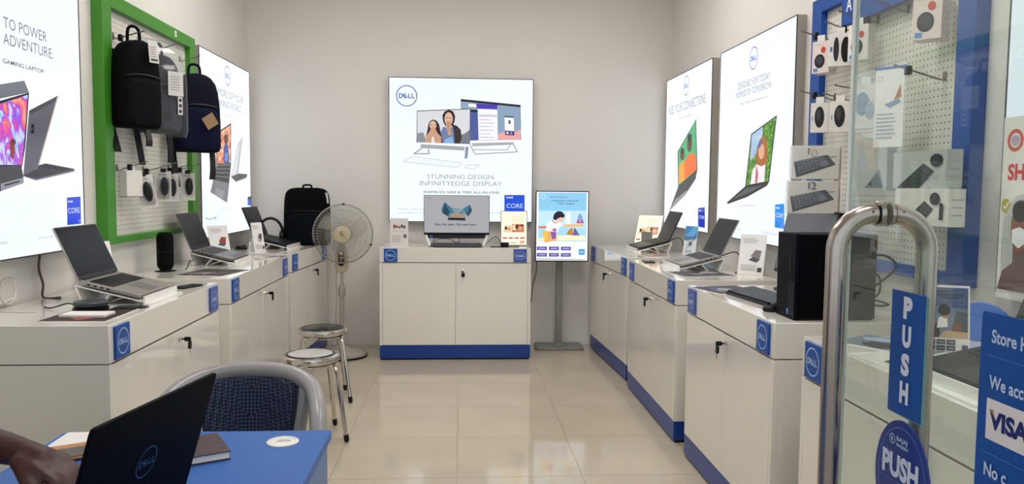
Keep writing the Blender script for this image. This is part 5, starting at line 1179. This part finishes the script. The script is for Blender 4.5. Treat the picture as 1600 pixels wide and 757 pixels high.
def on_glass(name, label, draw, outline, m, acryl=None):
    """flat sign on the shop side of the pane: local x runs towards the hinge (-Y), z up"""
    o = MB().prism(outline, -.0022, 0, 'y').build(name, m, door, M=T(-.0052, 0, 0) @ RZ(R(-90))); o['label'] = label
    pr_ = Print(-.0026, ink); draw(pr_); pr_.build('lettering', o)
    return o
yl = lambda y: -y      # local x = -Y
M_sign = mat('sign_blue', '064f9e', .35, var=.02, scale=6, spec=.25)
def d_push(p):
    for k, ch in enumerate('PUSH'): p.text(ch, 'dfe2f0', -1.160-.011, 1.185-.0445*k, .024 if ch != 'S' else .023, .030, 5)
ps = on_glass('push_sign', 'upright blue sign with white letters reading PUSH', d_push, [(-1.205, 1.029), (-1.115, 1.029), (-1.115, 1.2245), (-1.205, 1.2245)], M_sign)
MB().box(-1.205, -1.108, -.0012, -.0002, 1.027, 1.2235).build('acrylic_backing', mat('acrylic_teal', '6f9c94', .2), ps)
def d_oval(p):
    c = (-1.158, .925); p.ring('5c84c4', c, .066, .085, .0015, 48)
    p.text('PUSH', 'cfd8e8', -1.212, .928, .100, .034, 4); p.line('5c84c4', [(-1.215, .920), (-1.105, .920)], .0012)
    p.ring('a8c0e4', (-1.185, .986), .0085, .0085, .002); p.text('B', 'c8d8f0', -1.1875, .9825, .005, .007, 2); p.text('BAJAJ', 'b8cce8', -1.172, .987, .03, .007, 2); p.text('FINSERV', 'b8cce8', -1.172, .978, .034, .005, 2)
on_glass('push_sticker', 'dark blue oval sticker with PUSH lettering under the sign', d_oval, [(-1.158+.076*math.cos(2*PI*k/40), .925+.096*math.sin(2*PI*k/40)) for k in range(40)], mat('sticker_navy', '0a2f86', .3, var=.02))
def d_hours(p):
    p.text('Store Hours', 'c4d4ec', -.966, 1.186, .105, .0165, 2); p.line('4a80c8', [(-.974, 1.168), (-.74, 1.168)], .001)
    p.text('We accept', 'c4d4ec', -.966, 1.126, .09, .0165, 2); p.rect('e4dcdc', -.968, -.88, 1.058, 1.112); p.text('VISA', '1c2a6c', -.962, 1.075, .072, .022, 4); p.poly('d08a3c', [(-.9625, 1.0975), (-.955, 1.0975), (-.951, 1.088), (-.956, 1.094)])
    p.line('4a80c8', [(-.974, 1.040), (-.74, 1.040)], .001); p.text('No c', 'c4d4ec', -.966, 1.010, .042, .0165, 2)
on_glass('store_hours_sign', 'large blue store information sign at the right edge', d_hours, rrect(-.987, -.70, .985, 1.2245, .006), M_sign)

# ------------------------------------------------------------------ blue desk and what lies on it
M_desk = mat('desk_blue', '2f62aa', .42, var=.03, scale=3, spec=.22)
M_deskside = mat('desk_edge_blue', '5c7ca8', .45, var=.03)
DZ = .75
t = thing('desk', 'blue-topped desk in the lower left foreground', 'desk', (-.715, 1.43, 0), 0)
MB().box(-.288, .383, -.58, .58, DZ-.025, DZ).build('desktop', M_desk, t, .003)
MB().box(.350, .375, -.56, .56, 0, DZ-.025).build('side_panel', M_deskside, t, .002)
MB().box(-.24, .35, .535, .56, .25, DZ-.025).build('modesty_panel', M_deskside, t, .002)
for y in (-.55, .55): MB().box(-.28, -.24, y-.02, y+.02, 0, DZ-.025).build('leg', M_deskside, t, .002)
t = thing('cable_grommet', 'round white cap set in the blue desk top', 'cap', (-.435, 1.915, DZ), 0)
MB().lathe([(.0385, 0), (.0385, .003), (.036, .0045), (.030, .0045), (.029, .003), (0, .003)], 36, cap=False).build('rim', M_white, t)
MB().prism([(-.015, -.006), (.02, .0), (.012, .012), (-.012, .01)], .0028, .004).build('cap_tab', mat('cap_grey', 'b8b4ac', .4), t)  # grey tab, a little darker than the cap
t = thing('notebook', 'closed brown notebook on the blue desk', 'notebook', (-.655, 1.815, DZ), 28)
MB().box(-.105, .105, -.075, .075, 0, .003).build('back_cover', mat('brown_leather', '3a2326', .5, bump=.1), t)
MB().box(-.102, .103, -.072, .072, .003, .018).build('pages', M_paper, t)
MB().box(-.106, .106, -.076, .076, .018, .021).build('front_cover', mat('brown_leather', '3a2326', .5), t, .001)
MB().lathe([(.004, 0), (.004, .10)], 8).build('pen_loop', M_black, t, M=T(-.05, .06, .024) @ RY(R(90)))
t = thing('paper_stack', 'white sheets at the far left corner of the desk', 'paper', (-.90, 1.928, DZ), 1)
MB().box(-.085, .10, -.075, .075, 0, .004).build('sheets', mat('blue_white_paper', 'dfe6f4', .6), t)
MB().box(-.08, .095, -.07, .07, .004, .0045).build('top_sheet', M_paper, t)
t = thing('folder', 'tan card folder on top of the white sheets', 'folder', (-.87, 1.865, DZ+.0045), 28)
MB().box(-.09, .09, -.055, .055, 0, .004).build('cover', mat('tan_card', 'b9814c', .6, var=.05), t)
MB().box(-.07, .085, -.05, .02, .004, .006).build('flap', mat('grey_card', '5c5650', .6), t)
laptop('open black laptop seen from behind on the blue desk', (-.715, 1.418, DZ), -101, .375, .25, .255, .004, .004, 17, body=mat('matt_black_laptop', '040406', .55, var=.05, spec=.06), deck=M_dark, logo_back=True)

# ------------------------------------------------------------------ grey framed chair behind the desk
t = thing('armchair', 'grey tube-framed chair with dark blue woven back', 'chair', (-.688, 2.44, 0), 1)
M_cgrey = mat('chair_grey', '8f8c8c', .3, var=.02)
def sxp(sx, L): return [(sx*x, y, z) for x, y, z in L]
rail = [(-.25, -.18, .42), (-.258, -.12, .56), (-.25, -.04, .655), (-.215, .08, .72), (-.15, .15, .75), (-.07, .18, .763), (0, .185, .765)]
full = rail+[(-x, y, z) for x, y, z in rail[:-1][::-1]]
MB().tube(smooth_path(full, 6), .027, 14).build('bent_rail', M_cgrey, t)
W_ = weave_mat('woven_blue', '0b0f18', '3c4868', 118)
a = MB(); vs = []
for i_ in range(9):
    f = i_/8; z = .42+.318*f; hw = .125+.02*f
    for j_ in range(11):
        u = j_/10*2-1; vs.append((u*hw, .165-.05*u*u-.03*(1-f), z+.012*(1-u*u)*f))
fs = [(i_*11+j_, i_*11+j_+1, (i_+1)*11+j_+1, (i_+1)*11+j_) for i_ in range(8) for j_ in range(10)]
o = a.add(vs, fs).build('back_pad', W_, t); sd = o.modifiers.new('solid', 'SOLIDIFY'); sd.thickness = .035; sd.offset = -1; sd = o.modifiers.new('bev', 'BEVEL'); sd.width = .01; sd.segments = 2
for sx in (-1, 1):
    a = MB(); a.tube(smooth_path(sxp(sx, [(.19, .10, .715), (.175, .07, .60), (.15, .04, .44)])), .02, 10); a.build('back_post', M_cgrey, t)
    MB().tube(smooth_path(sxp(sx, [(.25, -.18, .44), (.25, -.20, .30), (.25, -.21, .012)])), .022, 12).build('front_leg', M_cgrey, t)
    MB().tube(smooth_path(sxp(sx, [(.20, .08, .46), (.22, .14, .25), (.24, .20, .012)])), .020, 12).build('rear_leg', M_cgrey, t)
a = MB(); a.prism(rrect(-.21, .21, -.22, .13, .06, 6), .40, .455); a.build('seat', W_, t, .015, 3)
MB().box(-.245, .245, -.20, -.16, .375, .40).box(-.21, .21, .06, .10, .375, .40).build('seat_frame', M_cgrey, t)

# ------------------------------------------------------------------ person typing (bare forearm reaches into view)
M_skin = mat('dark_skin', '3c150b', .5, var=.06, scale=25, bump=.03, bscale=200)
t = thing('stool', 'low stool under the person at the blue desk', 'stool', (-1.40, 1.36, 0), 0)
MB().lathe([(.155, .43), (.16, .44), (.16, .46), (.15, .47), (0, .472)], 28, cap=False).build('seat', M_black, t)
for k in range(4): c, s_ = math.cos(R(45+90*k)), math.sin(R(45+90*k)); MB().tube([(.12*c, .12*s_, .435), (.17*c, .17*s_, 0)], .012, 8).build('leg', M_steel, t)
pt = thing('person', 'person at the laptop, bare forearm reaching in from the left', 'person', (-1.40, 1.36, 0), 0)
PO = Vector((-1.40, 1.36, 0))
def P_(x, y, z): return tuple(Vector((x, y, z))-PO)
bd = MB()
cap = lambda a, b, r0, r1: bd.capsule(P_(*a), P_(*b), r0, r1, 12)
cap((-1.40, 1.36, .56), (-1.37, 1.38, .85), .125, .12); cap((-1.37, 1.38, .85), (-1.35, 1.39, 1.06), .12, .125)
cap((-1.35, 1.26, 1.10), (-1.35, 1.52, 1.10), .075, .075)
cap((-1.35, 1.39, 1.14), (-1.33, 1.39, 1.27), .055, .05)
bd.ball(P_(-1.305, 1.39, 1.385), .092, .074, .118, 18, 14); bd.ball(P_(-1.21, 1.39, 1.372), .018, .013, .022, 8, 6)
for s_ in (-1, 1): bd.ball(P_(-1.31, 1.39+s_*.075, 1.38), .018, .01, .03, 8, 6)
for s_ in (-1, 1):
    cap((-1.38, 1.37+s_*.10, .56), (-1.00, 1.37+s_*.13, .55), .085, .062); cap((-1.00, 1.37+s_*.13, .55), (-1.02, 1.37+s_*.13, .10), .06, .04); cap((-1.03, 1.37+s_*.13, .04), (-.86, 1.37+s_*.14, .03), .036, .026)
def arm(sh, el, wr, side, kn):
    cap(sh, el, .052, .042); cap(el, (Vector(el).lerp(Vector(wr), .3)), .043, .044); cap((Vector(el).lerp(Vector(wr), .3)), wr, .044, .027)
    w = Vector(wr); f = (Vector(kn)-w).normalized(); sd_ = Vector((0, 0, 1)).cross(f).normalized()
    kb = Vector(kn)
    cap(wr, tuple(w+f*.05), .026, .028)
    for i_, (off, ln, r_) in enumerate(((-.030, .070, .0080), (-.010, .082, .0086), (.010, .078, .0086), (.030, .062, .0082))):
        k0 = kb+sd_*off*side-f*.02; k1 = k0+f*ln*.5+Vector((0, 0, -.006)); k2 = k1+f*ln*.30+Vector((0, 0, -.022)); k3 = k2+f*ln*.10+Vector((0, 0, -.020))
        cap(tuple(w+f*.03+sd_*off*side*.6), tuple(k0), .018, .0135); cap(tuple(k0), tuple(k1), .0105, r_+.001); cap(tuple(k1), tuple(k2), r_+.001, r_); cap(tuple(k2), tuple(k3), r_, r_*.85)
    th0 = w+f*.035+sd_*(.03*side*-1)*1.0; th1 = th0+f*.04-sd_*.022*side+Vector((0, 0, -.014)); th2 = th1+f*.03+sd_*.002+Vector((0, 0, -.012))
    cap(tuple(w+f*.02), tuple(th0), .02, .016); cap(tuple(th0), tuple(th1), .014, .011); cap(tuple(th1), tuple(th2), .011, .008)
arm((-1.34, 1.58, 1.08), (-1.10, 1.60, .90), (-.815, 1.47, .886), 1, (-.728, 1.44, .862))
arm((-1.34, 1.19, 1.08), (-1.14, 1.10, .90), (-.90, 1.24, .86), -1, (-.82, 1.275, .82))
o = bd.build('body', M_skin, pt)
rm = o.modifiers.new('fuse', 'REMESH'); rm.mode = 'VOXEL'; rm.voxel_size = .0055; rm.use_smooth_shade = True
sm = o.modifiers.new('soften', 'SMOOTH'); sm.factor = .5; sm.iterations = 4
M_shirt = mat('dark_shirt', '1c2230', .85, var=.1, bump=.2)
bd = MB(); cap((-1.40, 1.36, .56), (-1.37, 1.38, .85), .138, .132); cap((-1.37, 1.38, .85), (-1.35, 1.39, 1.07), .132, .136); cap((-1.35, 1.25, 1.10), (-1.35, 1.53, 1.10), .086, .086); cap((-1.34, 1.58, 1.08), (-1.20, 1.593, .975), .066, .062); cap((-1.34, 1.19, 1.08), (-1.22, 1.136, .97), .066, .062)
o = bd.build('shirt', M_shirt, pt); rm = o.modifiers.new('fuse', 'REMESH'); rm.mode = 'VOXEL'; rm.voxel_size = .012; rm.use_smooth_shade = True
bd = MB(); cap((-1.40, 1.36, .53), (-1.39, 1.37, .62), .14, .138)
for s_ in (-1, 1): cap((-1.38, 1.37+s_*.10, .56), (-1.00, 1.37+s_*.13, .55), .096, .074); cap((-1.00, 1.37+s_*.13, .55), (-1.02, 1.37+s_*.13, .12), .072, .054)
o = bd.build('trousers', mat('dark_trousers', '20222a', .85, var=.1), pt); rm = o.modifiers.new('fuse', 'REMESH'); rm.mode = 'VOXEL'; rm.voxel_size = .012; rm.use_smooth_shade = True
MB().ball(P_(-1.32, 1.39, 1.415), .098, .082, .104, 18, 12).build('hair', mat('black_hair', '0c0a0a', .8, bump=.4), pt)
